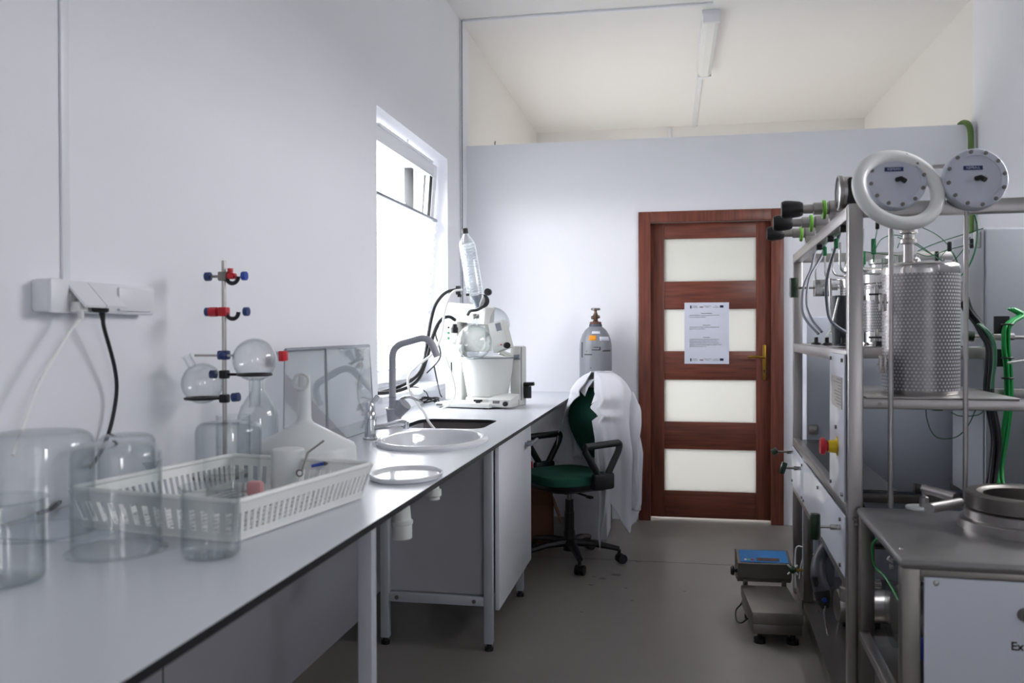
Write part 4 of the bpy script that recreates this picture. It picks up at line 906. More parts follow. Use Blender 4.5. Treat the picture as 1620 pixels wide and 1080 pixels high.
part('carton_flap', m_coat, wb, lambda b: b.box(-.09, .16, -.168, -.162, .2, .36, .001))
bt = thing('spray_bottle', (-.90, 5.42, 0), 'white canister with red cap standing behind the chair seat', 'canister')
zc = atc(851, 740, y=5.42).z
part('canister_body', m_white, bt, lambda b: b.lathe([(.0001, 0), (.045, 0), (.047, .005), (.047, zc-.05), (.03, zc-.02), (.02, zc-.015), (.0001, zc-.014)], n=24))
part('cap', m_red, bt, lambda b: b.lathe([(.024, zc-.02), (.024, zc+.04), (.0001, zc+.042)], n=20))

# ================================================================== extraction rig
RTH = -math.radians(2.3); RO = Vector((.509, 2.665, 0))
RIGM = Matrix.Translation(RO) @ Matrix.Rotation(RTH, 4, 'Z'); RIGI = RIGM.inverted()
def rg(px, py, x=None, y=None, z=None): return atc(px, py, x, y, z, rig=True)
RG = thing('extraction_rig', RO, 'tall stainless steel frame rig with white side panels, pressure dials and valves', 'machine', RTH)
def P(name, M, fn, par=None, label=None): return part(name, M, par or RG, fn, label=label)
PW = .042; RT_ = 1.64; RW = 1.22; RD = 1.70
P('post', m_steel, lambda b: b.box(0, PW, 0, PW, .0, RT_, .004))
P('post', m_steel, lambda b: b.box(0, PW, RD-PW, RD, .0, RT_, .004))
P('post', m_steel, lambda b: b.box(RW-PW, RW, 0, PW, .0, RT_, .004))
P('post', m_steel, lambda b: b.box(RW-PW, RW, RD-PW, RD, .0, RT_, .004))
P('short_post', m_steeld, lambda b: b.box(.002, .04, 1.215, 1.253, .092, .50, .003))
P('top_beam', m_steel, lambda b: b.box(.001, PW-.001, PW, RD-PW, RT_-PW, RT_-.001, .004))
P('top_beam', m_steel, lambda b: b.box(PW, RW-PW, .0, PW-.002, RT_-PW+.003, RT_+.002, .004))
P('top_beam', m_steel, lambda b: b.box(PW, RW-PW, RD-PW, RD, RT_-PW, RT_-.001, .004))
P('top_beam', m_steel, lambda b: b.box(RW-PW+.001, RW-.001, PW, RD-PW, RT_-PW, RT_-.001, .004))
# upper shelf
sh = P('upper_shelf', m_bright, lambda b: b.box(.02, .54, .62, RD-.045, 1.208, 1.212))
P('shelf_beam', m_steel, lambda b: b.box(.001, .035, PW, RD-PW, 1.168, 1.208, .003))
P('shelf_beam', m_steel, lambda b: b.box(.035, .54, .60, .635, 1.168, 1.208, .003))
P('mid_shelf', m_steel, lambda b: b.box(.05, .46, .004, .56, 1.068, 1.074, .002))
P('shelf_beam', m_steel, lambda b: b.box(PW, RW-PW, .003, .036, 1.038, 1.068, .003))
P('shelf_beam', m_steel, lambda b: b.box(PW, RW-PW, .53, .56, 1.038, 1.068, .003))
P('bolt', m_steeld, lambda b: b.cyl((.088, .003, 1.053), (.088, -.003, 1.053), .006, n=6))
# deck
P('deck', mat('dark_deck', '5d5b5c', .32, .8, var=.15, scale=6), lambda b: b.box(.03, .2, .32, RD-.045, .742, .746))
P('deck_beam', m_steel, lambda b: b.box(.0, .03, PW, RD-PW, .716, .752, .003))
P('deck_beam', m_steel, lambda b: b.box(.0, .03, PW, RD-PW, .495, .53, .003))
P('rear_beam', m_steeld, lambda b: b.box(PW, RW-PW, RD-.04, RD-.005, .455, .495, .003))
sp1 = P('side_panel', m_panelw, lambda b: b.box(-.006, -.001, 1.175, RD-.02, .532, .714, .001), label='short white side panel with two knobs')
sp2 = P('side_panel', m_panelw, lambda b: b.box(-.006, -.001, PW-.02, 1.168, .532, .714, .001), label='long white side panel')
sp3 = P('side_panel', m_panelw, lambda b: b.box(-.008, -.002, .022, .33, .756, 1.196, .001), label='tall white side panel with stop button')
def sbolt(y, z, par, x=-.007): part('bolt', m_steeld, par, lambda b: b.cyl((x+.001, y, z), (x-.005, y, z), .006, n=8))
for y, z in ((1.2, .55), (1.2, .69), (1.64, .55), (1.64, .69)): sbolt(y, z, sp1)
for y, z in ((.1, .55), (.1, .69), (.65, .69), (.65, .55), (1.13, .55)): sbolt(y, z, sp2)
for y, z in ((.05, .775), (.29, .775), (.05, 1.178), (.29, 1.178), (.175, .965)): sbolt(y, z, sp3, -.009)
pl = part('rating_plate', m_steel, sp3, lambda b: b.box(-.0105, -.0085, .055, .27, 1.03, 1.125))
m_eng = mat('engraving', '7d7a78', .5)
random.seed(3)
for i in range(9):
    part('engraved_line', m_eng, pl, lambda b: b.box(-.0111, -.0104, .07, .12+random.random()*.13, 1.04+i*.0095, 1.0435+i*.0095))
es = part('emergency_stop', m_yellow, sp3, lambda b: b.cyl((-.008, .165, .905), (-.034, .165, .905), .021, .019, n=24))
part('stop_button', m_red, es, lambda b: b.lathe([(.0001, 0), (.016, 0), (.016, .008), (.026, .012), (.028, .018), (.024, .026), (.0001, .028)], (-.032, .165, .905), (-1, 0, 0), n=24))
part('yellow_label', m_yellow, es, lambda b: b.cyl((-.0085, .165, .905), (-.0095, .165, .905), .030, n=24))
# lever handles and knobs on the side
def lever(y, z, L_, rr, len_, ax=(0, 0, 1), par=None, x0=-.006):
    g = part('valve_stem', m_bright, par, lambda b: (b.cyl((x0, y, z), (x0-.03, y, z), .009, n=8), b.cyl((x0-.025, y, z), (x0-L_, y, z), .0045, n=8)))
    a = Vector(ax).normalized()*len_/2; c = Vector((x0-L_, y, z))
    part('grip', m_dkgreen, g, lambda b: b.tube([c-a, c-a*.9, c+a*.9, c+a], [rr*.85, rr, rr, rr*.85], n=14))
lever(.10, .665, .075, .0165, .078, (0, 0, 1), sp2)
lever(1.60, .692, .085, .016, .03, (.6, 0, .4), sp1)
lever(1.25, .668, .075, .013, .05, (.3, 0, 1), sp1)
lp0 = rg(1262, 460, y=1.2); P('valve_block', m_bright, lambda b: b.box(.04, .11, 1.16, 1.22, 1.415, 1.485, .003))
g = P('valve_stem', m_bright, lambda b: (b.cyl((.04, 1.19, 1.452), (-.035, 1.19, 1.452), .005, n=8), b.cyl((.11, 1.19, 1.452), (.3, 1.19, 1.448), .004, n=8), b.cyl((.11, 1.19, 1.452), (.135, 1.19, 1.452), .012, n=10)))
part('grip', m_dkgreen, g, lambda b: b.tube([(-.042, 1.19, 1.412), (-.042, 1.19, 1.495)], .019, n=14))
# top valves facing left
for k, (y, s_) in enumerate(((.42, 1.0), (.80, .93), (1.16, .88))):
    z = RT_+.045; x = .02
    vb = P('relief_valve', m_steel, lambda b: (b.lathe([(.0001, 0), (.026, 0), (.026, .05), (.021, .052), (.021, .1), (.016, .102), (.016, .15), (.0001, .15)], (x+.03, y, z), (-1, 0, 0), n=24), b.box(x-.02, x+.02, y-.02, y+.02, RT_-.002, z, .003)))
    part('valve_knob', m_black, vb, lambda b: b.lathe([(.0001, 0), (.022, 0), (.027, .01), (.031, .045), (.031, .06), (.026, .07), (.0001, .072)], (x-.105, y, z), (-1, 0, 0), n=14, crease=60))
    part('green_collar', m_lime, vb, lambda b: b.lathe([(.03, 0), (.033, .002), (.033, .01), (.03, .012), (.0001, .012)], (x-.03, y, z-.004), (-1, 0, 0), n=12))
# pressure gauge facing left
gz = RT_+.05
ga = P('pressure_gauge', m_steel, lambda b: (b.lathe([(.0001, 0), (.048, 0), (.05, .004), (.05, .045), (.054, .047), (.054, .058), (.049, .06)], (.05, .155, gz+.005), (-1, 0, 0), n=40), b.cyl((.045, .155, RT_-.002), (.045, .155, gz-.03), .01, n=10)))
part('gauge_face', m_white, ga, lambda b: b.lathe([(.0001, .052), (.05, .052)], (.05, .155, gz+.005), (-1, 0, 0), n=32))
part('back_cover', m_black, ga, lambda b: b.box(.015, .055, .10, .125, gz-.035, gz+.045, .006))
part('glass', m_glass, ga, lambda b: b.lathe([(.0001, .058), (.05, .058)], (.05, .155, gz+.005), (-1, 0, 0), n=32))
# tube clamps below the top beam
for y in (.2, .5, .8): P('tube_clamp', m_black, lambda b: b.box(.004, .026, y-.012, y+.012, RT_-.062, RT_-.043, .003)); P('sensor_plug', m_green, lambda b: b.box(.028, .042, y-.008, y+.012, RT_-.085, RT_-.05, .003))
# the two dials
ddir = Vector((.12, -1, .12)).normalized()
for k, (px, py, rr, lab) in enumerate(((1418, 285, .084, 'KEFRAN'), (1543, 283, .087, 'KEFRA-L'))):
    c = rg(px, py, y=-.02); q_ = Vector((0, 0, 1)).rotation_difference(ddir)
    d = P('pressure_dial', m_panelw, lambda b: b.lathe([(.0001, -.03), (rr-.006, -.03), (rr, -.024), (rr, -.012), (rr-.003, -.01), (rr-.003, -.008), (rr, -.006), (rr, .004), (rr-.003, .008), (rr*.77, .009), (rr*.765, .007), (.0001, .007)], c, ddir, n=56), label='white round bolted dial housing')
    d.data.materials.clear(); d.data.materials.append(mat('dial_white', 'cdd2de', .35))
    ux = Vector((1, .12, 0)).normalized(); uz = ddir.cross(ux); uz = -uz if uz.z < 0 else uz
    for i in range(12):
        a = 2*PI*(i+.3)/12; pb = c+(ux*math.cos(a)+uz*math.sin(a))*rr*.885
        part('dial_bolt', m_steels, d, lambda b: (b.cyl(pb+ddir*.007, pb+ddir*.012, .0055, n=10), b.cyl(pb+ddir*.0115, pb+ddir*.0125, .003, n=6)))
    part('dial_stem', m_black, d, lambda b: b.tube([c+ddir*.006, c+ddir*.022+ux*.006-uz*.002, c+ddir*.032+ux*.013-uz*.012], [.007, .0075, .0075], n=12))
    lb = part('blue_label', m_darkblue, d, lambda b: b.prism([(-.026, -.006), (.026, -.006), (.026, .006), (-.026, .006)], c+ddir*.0075+uz*.03-ux*.008, ux, uz, ddir*.0012))
    M_ = Matrix((( ux.x, uz.x, ddir.x), (ux.y, uz.y, ddir.y), (ux.z, uz.z, ddir.z))); lt = text('label_lettering', lab, .010, c+ddir*.009+uz*.03-ux*.008, M_.to_euler(), m_paper, lb)
    P('dial_bracket', m_steel, lambda b: b.tube([c-ddir*.028, c-ddir*.028+Vector((0, .03, -.06)), (c.x, .02, RT_-.0)], .012, n=10))
P('cross_tube', m_steel, lambda b: b.tube([rg(1475, 264, y=.02), rg(1505, 262, y=.02)], .006, n=8))
# white tube coil hung round the first dial
c = rg(1421, 300, y=-.045)
b = MB(); tl_ = Vector((.28, -1, .36)).normalized(); q_ = Vector((0, 0, 1)).rotation_difference(tl_)
b.torus(c, .114, .0195, tl_, n=64, m_=16, sx=1.0, sy=.93); co = b.build('coiled_white_tube', m_whtube, None); co.data.transform(RIGM)
tag(co, 'thick white plastic tube ring hung around the left bolted dial', 'tube ring')
# thin rods
for px in (1408, 1526):
    c = rg(px, 500, y=.012); P('tie_rod', m_steel, lambda b: b.cyl((c.x, .0, .752), (c.x, .0, RT_-.035), .0072, n=10))
# neck above the tall vessel
vx, vy = .236, .175
# perforated jackets (stand on the shelves)
def vessel(name, label, loc, r, h, parts):
    t = thing(name, RIGM @ Vector(loc), label, 'vessel', RTH)
    part('perforated_jacket', m_perf, t, lambda b: b.lathe([(r, .012), (r, h-.03), (r, h-.022)], n=64))
    part('bottom_ring', m_bright, t, lambda b: b.lathe([(.0001, 0), (r-.008, 0), (r-.006, .004), (r-.004, .012), (r+.0005, .013)], n=56))
    part('top_ring', m_bright, t, lambda b: b.lathe([(r+.001, h-.034), (r+.0015, h-.022), (r+.0005, h-.012), (r-.004, h-.004), (r-.012, h), (.0001, h)], n=56))
    return t
H1 = rg(1459, 417, y=vy).z-1.074
v1 = vessel('heated_vessel', 'large perforated steel vessel standing on the middle shelf of the rig', (vx, vy, 1.0745), .1095, H1, 0)
part('neck_tube', m_steel, v1, lambda b: (b.cyl((-.035, .0, H1), (-.035, .0, H1+.1), .015, n=16), b.lathe([(.015, 0), (.024, .003), (.024, .014), (.017, .018), (.017, .03), (.026, .034), (.026, .05), (.018, .056), (.018, .09), (.03, .095), (.03, .115), (.012, .12), (.012, .15)], (-.035, 0, H1+.06), n=18)))
for a in (200, 250, 300, 340, 20, 90, 140): part('bolt', m_steeld, v1, lambda b: b.cyl((.09*math.cos(ba(a)), .09*math.sin(ba(a)), H1-.001), (.09*math.cos(ba(a)), .09*math.sin(ba(a)), H1+.008), .004, n=6))
for z in (.09, H1-.12):
    part('latch', m_steel, v1, lambda b: (b.box(-.128, -.119, -.05, -.038, z-.026, z+.026, .002), b.box(-.115, -.107, -.052, -.04, z-.026, z+.026, .002), b.cyl((-.135, -.045, z), (-.1, -.045, z), .003, n=8)))
part('latch', m_steel, v1, lambda b: b.box(.108, .118, -.02, .0, .28, .34, .003))
H2 = .262
v2c = rg(1394, 545, y=.86)
v2 = vessel('heated_vessel', 'perforated steel vessel with steel head on the upper shelf, behind the near post', (v2c.x+.02, .86, 1.2125), .082, H2, 0)
part('vessel_head', m_bright, v2, lambda b: b.lathe([(.084, H2-.03), (.088, H2-.025), (.088, H2+.008), (.06, H2+.012), (.06, H2+.045), (.066, H2+.05), (.066, H2+.065), (.0001, H2+.068)], n=44))
hd2 = part('vessel_head', m_bright, v2, lambda b: b.lathe([(.054, 0), (.058, .004), (.058, .05), (.062, .054), (.062, .105), (.055, .112), (.0001, .114)], (.045, -.03, H2-.03), n=44))
part('head_knob', m_black, v2, lambda b: b.tube([(.06, -.09, H2+.035), (.085, -.12, H2+.05)], [.018, .016], n=14))
for z in (.03, H2-.07):
    part('clamp_band', m_bright, v2, lambda b: b.lathe([(.0825, z-.02), (.0845, z-.02), (.0845, z+.02), (.0825, z+.02)], n=48))
    for a in (235, 262, 290): part('latch', m_steel, v2, lambda b: b.box(.090*math.cos(ba(a))-.006, .090*math.cos(ba(a))+.006, .090*math.sin(ba(a))-.006, .090*math.sin(ba(a))+.006, z-.032, z+.032, .003))
    part('latch_pin', m_black, v2, lambda b: b.cyl((-.08, -.085, z), (.08, -.10, z), .0035, n=8))
v3c = rg(1346, 530, y=1.15)
v3 = vessel('heated_vessel', 'small perforated steel vessel half hidden behind the near post on the upper shelf', (v3c.x+.02, 1.15, 1.2125), .062, .27, 0)
part('vessel_head', m_bright, v3, lambda b: b.lathe([(.064, .24), (.064, .27), (.045, .274), (.045, .3), (.055, .304), (.055, .318), (.0001, .32)], n=36))
c = rg(1328, 525, y=.95)
dt = thing('grey_tube', RIGM @ Vector((c.x, .95, 1.2125)), 'dark grey upright plastic cylinder on the upper shelf beside the near post', 'cylinder', RTH)
part('tube_body', mat('slate_plastic', '3c4148', .5), dt, lambda b: b.lathe([(.0001, 0), (.028, 0), (.028, .195), (.0001, .197)], n=28))
c = rg(1322, 524, y=1.25)
fk = thing('glass_bottle', RIGM @ Vector((c.x, 1.25, 1.2125)), 'conical glass bottle with blue cap on the upper shelf', 'bottle', RTH)
part('bottle_body', glassmat('cloudy_glass', frost=.3), fk, lambda b: b.lathe([(.0001, 0), (.055, 0), (.057, .008), (.018, .075), (.016, .095)], n=32))
part('cap', m_blue, fk, lambda b: b.lathe([(.019, .078), (.019, .1), (.0001, .102)], n=20))
for y in (.3, .6): pass
P('adjusting_foot', m_black, lambda b: (b.cyl((.2, .62, 1.212), (.2, .62, 1.23), .02, n=14)))
# bent steel capillaries and grey hoses between the top beam and the upper shelf
for k, (px0, px1, pyb, y) in enumerate(((1276, 1292, 448, 1.45), (1291, 1300, 442, 1.2), (1303, 1320, 436, 1.0), (1315, 1330, 432, .75), (1329, 1345, 424, .5))):
    a = rg(px0+14, 400, y=y); z1 = rg(px1, pyb, y=y).z
    P('steel_capillary', m_bright, lambda b: b.tube(corner([(a.x, y, RT_-.04), (a.x, y, z1), (a.x+.22, y+.05, z1-.005)], .035, 6), .0042, n=8))
hose_pts = (((1290, 395, 1.25), (1283, 425, 1.2), (1271, 455, 1.15), (1269, 490, 1.1), (1278, 510, 1.05), (1295, 528, 1.0)), ((1306, 382, .95), (1300, 405, .95), (1281, 440, .9), (1276, 480, .85), (1284, 505, .8), (1300, 525, .75)), ((1332, 358, .5), (1320, 395, .52), (1308, 440, .55), (1308, 480, .6), (1315, 508, .6), (1340, 527, .62)))
for h_ in hose_pts: P('grey_hose', m_grayhose, lambda b: b.tube(bez([rg(px, py, y=y) for px, py, y in h_]), .0055, n=8))
for px, py, y in ((1291, 532, 1.0), (1308, 533, .8), (1334, 536, .6)): c = rg(px, py, y=y); P('hose_fitting', m_black, lambda b: b.lathe([(.0001, 0), (.02, 0), (.02, .006), (.008, .010), (.008, .03), (.0001, .03)], (c.x, c.y, 1.2125), n=14))
P('glass_reading_tube', m_bright, lambda b: (b.tube([rg(1327, 470, y=.7), rg(1318, 508, y=.7)], .004, n=8), b.cyl(rg(1315, 526, y=.72), rg(1313, 440, y=.72), .0045, n=8)))

# back cabinet of the rig (white rear doors)
m_rear = mat('rear_panel', 'd6dce8', .3)
BY = RD+.02
rb_ = thing('rear_cabinet', RIGM @ Vector((.4, BY, 0)), 'pale blue-grey cabinet with hinged doors behind the rig', 'cabinet', RTH)
xr = rg(1532, 766, y=BY).x; xl = rg(1276, 600, y=BY).x; xm = rg(1337, 600, y=BY).x; zb = rg(1532, 766, y=BY).z
XO = .4
part('cabinet_body', m_rear, rb_, lambda b: b.box(xl-XO, xr-XO, .02, .35, 0, rg(1400, 420, y=BY).z-.24, .004))
zt_ = rg(1400, 420, y=BY).z-.245
for a_, c_2, z0 in ((xl, xm, .50), (xm+.004, xr, .50)):
    d_ = part('cabinet_door', m_rear, rb_, lambda b: b.box(a_-XO, c_2-XO, .0, .018, z0, zt_, .003))
    hx = a_-XO+.03 if a_ == xl else c_2-XO-.06; zh = .765 if a_ == xl else z0+.02
    part('latch', m_steel, d_, lambda b: (b.box(hx-.02, hx+.02, -.012, 0, zh, zh+.045, .003), b.cyl((hx, -.012, zh+.022), (hx, -.017, zh+.022), .006, n=10)))
P('rear_post', m_steeld, lambda b: b.box(rg(1537, 600, y=RD).x, rg(1552, 600, y=RD).x, RD-.05, RD, 0, rg(1545, 545, y=RD).z, .003))
P('rear_channel', m_steel, lambda b: b.box(rg(1520, 600, y=1.55).x, rg(1550, 600, y=1.55).x, 1.5, 1.55, 1.0, rg(1545, 545, y=1.55).z, .003))
# grey wall cabinet at the right
ec = thing('control_cabinet', RIGM @ Vector((.95, 1.0, 0)), 'grey electrical control cabinet at the right edge behind the green cables', 'cabinet', RTH)
cyf = .95; xa = rg(1555, 500, y=cyf).x; zc_ = rg(1555, 361, y=cyf).z; zb_ = .60
m_ecab = mat('grey_cabinet', '9da2a9', .4)
part('cabinet_body', m_ecab, ec, lambda b: b.box(xa-.95, 1.28-.95, cyf-1.0, cyf-1.0+.42, zb_, zc_, .006))
part('cabinet_door', m_ecab, ec, lambda b: b.box(xa-.95+.006, 1.275-.95, cyf-1.0-.02, cyf-1.0-.002, zb_+.006, zc_-.006, .004))
part('mounting_lug', m_white, ec, lambda b: (b.box(xa-.95-.022, xa-.95, cyf-1.0+.03, cyf-1.0+.05, zc_-.07, zc_-.01, .002)))
P('cabinet_support', m_steeld, lambda b: (b.box(xa+.02, xa+.06, cyf+.1, cyf+.14, 0, zb_-.002), b.box(1.18, 1.22, cyf+.1, cyf+.14, 0, zb_-.002)) and None)

# green wires: thin thermocouple leads
random.seed(11)
wires = [((1368, 398), (1400, 402), (1420, 404)), ((1382, 400), (1395, 378), (1420, 372), (1450, 385), (1485, 410)), ((1420, 375), (1445, 385), (1470, 400), (1500, 415), (1520, 400), (1535, 375)),
         ((1455, 358), (1480, 370), (1500, 388), (1515, 415), (1512, 438)), ((1452, 397), (1480, 385), (1520, 372), (1556, 361)), ((1450, 400), (1470, 405), (1500, 395), (1540, 385)),
         ((1541, 335), (1546, 360), (1543, 395), (1530, 425), (1510, 445)), ((1485, 410), (1500, 395), (1512, 410), (1516, 430)), ((1533, 395), (1530, 430), (1532, 480), (1531, 520)), ((1466, 620), (1466, 660), (1480, 690), (1510, 692), (1530, 675), (1545, 645)), ((1505, 652), (1520, 658), (1550, 655), (1560, 640)),
         ((1380, 395), (1386, 372), (1392, 330)), ((1420, 392), (1424, 384), (1438, 378))]
for i, w_ in enumerate(wires):
    y = .30+.05*(i % 4); P('sensor_lead', m_wgreen, lambda b: b.tube(bez([rg(px, py, y=y+.02*math.sin(j)) for j, (px, py) in enumerate(w_)]), .0016 if i != 6 else .0028, n=6))
for px, py, y, hh in ((1382, 390, .5, .055), (1410, 378, .4, .055), (1366, 408, .7, .05)): c = rg(px, py, y=y); P('sensor_plug', m_green, lambda b: (b.box(c.x-.008, c.x+.008, c.y-.006, c.y+.006, c.z-hh/2, c.z+hh/2, .003), b.cyl((c.x, c.y, c.z-hh/2), (c.x, c.y, c.z-hh), .003, n=6)))
for px, py, y in ((1537, 385, .45), (1482, 405, .42), (1502, 390, .35), (1388, 355, .4)): c = rg(px, py, y=y); P('wire_clip', m_black, lambda b: b.box(c.x-.006, c.x+.006, c.y-.006, c.y+.006, c.z-.016, c.z+.016, .003))
for px in (1392, 1375): c = rg(px, 345, y=.2); P('steel_capillary', m_bright, lambda b: b.tube(corner([(c.x, .5, RT_-.02), (c.x, .5, 1.56), (c.x-.05 if px == 1392 else c.x+.02, .5, 1.54), (c.x-.05 if px == 1392 else c.x+.02, .55, 1.5)], .02), .0042, n=8))
# green cable looms on the right
def loom(name, M, label, pts, r, k=5, sp=.008):
    t = thing(name, RIGM @ rg(*pts[0][:2], y=pts[0][2]), label, 'cables', RTH)
    random.seed(len(pts))
    for i in range(k):
        a = 2*PI*i/k; off = Vector((math.cos(a)*sp, math.sin(a)*sp, 0)) if k > 1 else Vector()
        b = MB(); b.tube([RIGM @ (p+off*(1+.3*math.sin(j*.12+i))) for j, p in enumerate(bez([rg(px, py, y=y) for px, py, y in pts]))], r, n=6); b.build('cable', M, t, True)
    return t
l1 = loom('cable_loom', m_bgreen, 'bundle of green cables tied to the front of the control cabinet', [(1600, 488, .55), (1615, 498, .55), (1600, 508, .52), (1592, 520, .5), (1592, 550, .5), (1596, 580, .5), (1597, 618, .5), (1594, 650, .5), (1588, 690, .5), (1580, 740, .5), (1584, 775, .45)], .0045, 6, .010)
for py in (513, 566, 598): c = rg(1594, py, y=.485); o = MB(); o.torus(RIGM @ c, .017, .003, n=16, m_=6); o.build('cable_tie', m_black, l1, True)
l2 = loom('cable_loom', mat('pale_green_cable', '3f7a5c', .45), 'thin pale green cables beside the black loom right of the large vessel', [(1548, 512, .42), (1562, 525, .42), (1572, 545, .42), (1573, 575, .42), (1570, 600, .42), (1569, 615, .42)], .003, 3, .004)
l3 = loom('cable_loom', m_dkhose, 'thick bundle of black cables hanging right of the large vessel', [(1524, 470, .42), (1530, 490, .44), (1545, 510, .46), (1556, 528, .46), (1568, 548, .46), (1568, 580, .46), (1565, 615, .46), (1568, 650, .46), (1574, 690, .46), (1572, 730, .46), (1566, 775, .42)], .006, 6, .011)
for py in (514, 566): c = rg(1588, py, y=.52); P('tie_plate', m_black, lambda b: b.box(c.x-.03, c.x+.018, c.y, c.y+.006, c.z-.03, c.z+.03))
P('process_pipe', m_steel, lambda b: (b.cyl(rg(1535, 532, y=.6), rg(1640, 534, y=.6), .0065, n=12), b.cyl(rg(1570, 532, y=.6), rg(1590, 532.5, y=.6), .013, n=10), b.cyl(rg(1596, 532, y=.6), rg(1604, 532.5, y=.6), .012, n=6)))
P('pipe_grip', m_dkgreen, lambda b: b.cyl(rg(1525, 531, y=.6), rg(1540, 532, y=.6), .018, n=12))
for py in (572,): P('white_capillary', m_whtube, lambda b: b.tube([rg(1594, py+2, y=.45), rg(1608, py, y=.44), rg(1640, py-4, y=.44)], .004, n=6))
gt_ = hose('mains_cable', 'thick yellow-green cable coming over the partition top at the right corner', 'cable', [atc(1518, 198, y=D+.06), atc(1524, 194, y=D+.03), atc(1531, 196, y=D-.02), atc(1535, 206, y=D-.04), atc(1536, 230, y=D-.035), atc(1536, 270, y=D-.03), atc(1536, 400, y=D-.03)], .018, mat('olive_cable', '5d7a3a', .5), 10)
for (px, py, z0) in ((1448, 641, 0), (1484, 643, 1)): c = rg(px, py+3, y=.08); P('wire_clip', m_black if not z0 else m_green, lambda b: b.box(c.x-.014, c.x+.014, c.y, c.y+.02, c.z-.007, c.z+.009, .002))

# lower shelf tray and machines inside the rig
P('base_tray', m_steeld, lambda b: (b.box(.002, RW-.04, .043, 1.21, .088, .092), b.box(0, .008, .043, 1.21, .05, .09)))
P('base_tray', m_steeld, lambda b: (b.box(.002, RW-.04, 1.256, RD-.044, .088, .092), b.box(0, .008, 1.256, RD-.044, .05, .09)))
P('base_beam', m_steeld, lambda b: b.box(.009, .04, .043, RD-.044, .045, .086, .003))
P('bolt', m_bright, lambda b: b.cyl((.05, 1.1, .092), (.05, 1.1, .097), .006, n=6))
pm = P('pump_motor', m_steel, lambda b: b.lathe([(.0001, 0), (.06, 0), (.065, .01), (.065, .2), (.055, .22), (.0001, .22)], (.10, .95, .17), (1, .1, 0), n=32))
part('motor_foot', m_black, pm, lambda b: b.box(.12, .26, .93, .99, .092, .115))
pt = P('pump_head', m_steel, lambda b: (b.lathe([(.0001, 0), (.03, 0), (.03, .05), (.022, .055), (.022, .09), (.034, .095), (.034, .12), (.0001, .12)], (.12, .80, .235), n=20), b.cyl((.12, .8, .26), (.2, .8, .26), .012, n=12)))
P('waste_column', m_grayhose, lambda b: b.cyl((.12, 1.52, .092), (.12, 1.52, .49), .05, n=24))
b = MB(); cc = bez([rg(1308, 862, y=.95), rg(1296, 885, y=.93), rg(1294, 910, y=.9), rg(1300, 935, y=.88)]); b.tube([RIGM @ p for p in cc], [.024+.008*(i/(len(cc)-1)) for i in range(len(cc))], n=16)
hg = thing('heat_gun', RIGM @ cc[-1], 'dark grey heat gun with blue button hanging inside the lower rig', 'heat gun', RTH); b.build('gun_handle', mat('gun_grey', '3a3b42', .45), hg, True)
e0, e1 = RIGM @ cc[-1], RIGM @ rg(1306, 962, y=.86)
b = MB(); b.tube([e0, e0*.5+e1*.5, e1], [.033, .03, .014], n=16); b.build('gun_nose', m_black, hg, True)
b = MB(); b.tube([e0*.62+e1*.38+Vector((0, -.034, 0)), e0*.62+e1*.38+Vector((0, -.026, 0))], .009, n=10); b.build('blue_button', m_blue, hg, True)
b = MB(); b.tube([RIGM @ rg(1289, 912, y=.87), RIGM @ rg(1292, 926, y=.87)], .012, n=8); b.build('trigger', m_black, hg, True)
P('hanging_hook', m_bright, lambda b: b.tube(bez([rg(1306, 958, y=.84), rg(1304, 975, y=.83), rg(1309, 1000, y=.82), rg(1320, 1020, y=.8), rg(1323, 1000, y=.8), rg(1326, 985, y=.8)]), .0035, n=6))
for w_ in (((1258, 930), (1258, 880), (1262, 864), (1275, 868)), ((1264, 915), (1268, 890), (1275, 880), (1290, 876), (1310, 880))): P('white_capillary', m_whtube, lambda b: b.tube(bez([rg(px, py, y=1.35) for px, py in w_]), .003, n=6))
sv = P('star_knob', m_dkgreen, lambda b: (b.sphere(rg(1254, 901, y=1.33), .017, n=12),))
for a in range(4): c = rg(1254, 901, y=1.33); P('knob_pin', m_white, lambda b: b.tube([c, c+Vector((.03*math.cos(a*PI/2+.8), 0, .03*math.sin(a*PI/2+.8)))], .004, n=6))
P('knob_stem', m_brass, lambda b: b.cyl(rg(1256, 901, y=1.34), rg(1272, 902, y=1.34), .006, n=8))
# clutter under the table seen through the open side
P('valve_body', m_bright, lambda b: (b.sphere((.13, .6, .36), .03), b.cyl((.1, .6, .36), (.2, .6, .36), .016, n=12), b.cyl((.14, .6, .3), (.14, .6, .44), .014, n=12)))
P('black_pipe', m_dkhose, lambda b: b.tube(bez([(.05, .35, .74), (.07, .3, .8), (.075, .28, .72), (.1, .3, .66)]), .012, n=8))
for i in range(3): P('rear_pipe', m_steeld if i % 2 else m_dkhose, lambda b: b.tube([(.06, .9+.12*i, .44-.03*i), (1.1, .9+.12*i, .42-.02*i)], .014+.004*(i % 3), n=10))

# ================================================================== extractor table
TB = thing('extractor_table', RIGM @ Vector((.4, -.29, 0)), 'stainless steel table with a white front panel, reading Ex, at the right front', 'table', RTH)
TO = Vector((.4, -.29, 0))
def T(name, M, fn, par=None, label=None):
    b = MB(); fn(b); b.v = [v-TO for v in b.v]; o = b.build(name, M, par or TB)
    if label: o['label'] = label
    return o
m_tt = mat('table_steel', '858383', .42, .75, var=.08, scale=4, rvar=.05)
TY0, TY1, TX0, TX1 = -.60, -.006, .022, .84
T('table_top', m_tt, lambda b: (b.box(TX0, TX1, TY0, TY1, .726, .752, .010)))
for x in (TX0+.004, TX1-.046):
    for y in (TY0+.006, TY1-.044): T('leg', m_steeld, lambda b: b.box(x, x+.04, y, y+.038, 0, .728, .003))
T('front_rail', m_steeld, lambda b: b.box(TX0+.044, TX1-.046, TY0+.009, TY0+.04, .70, .728, .002))
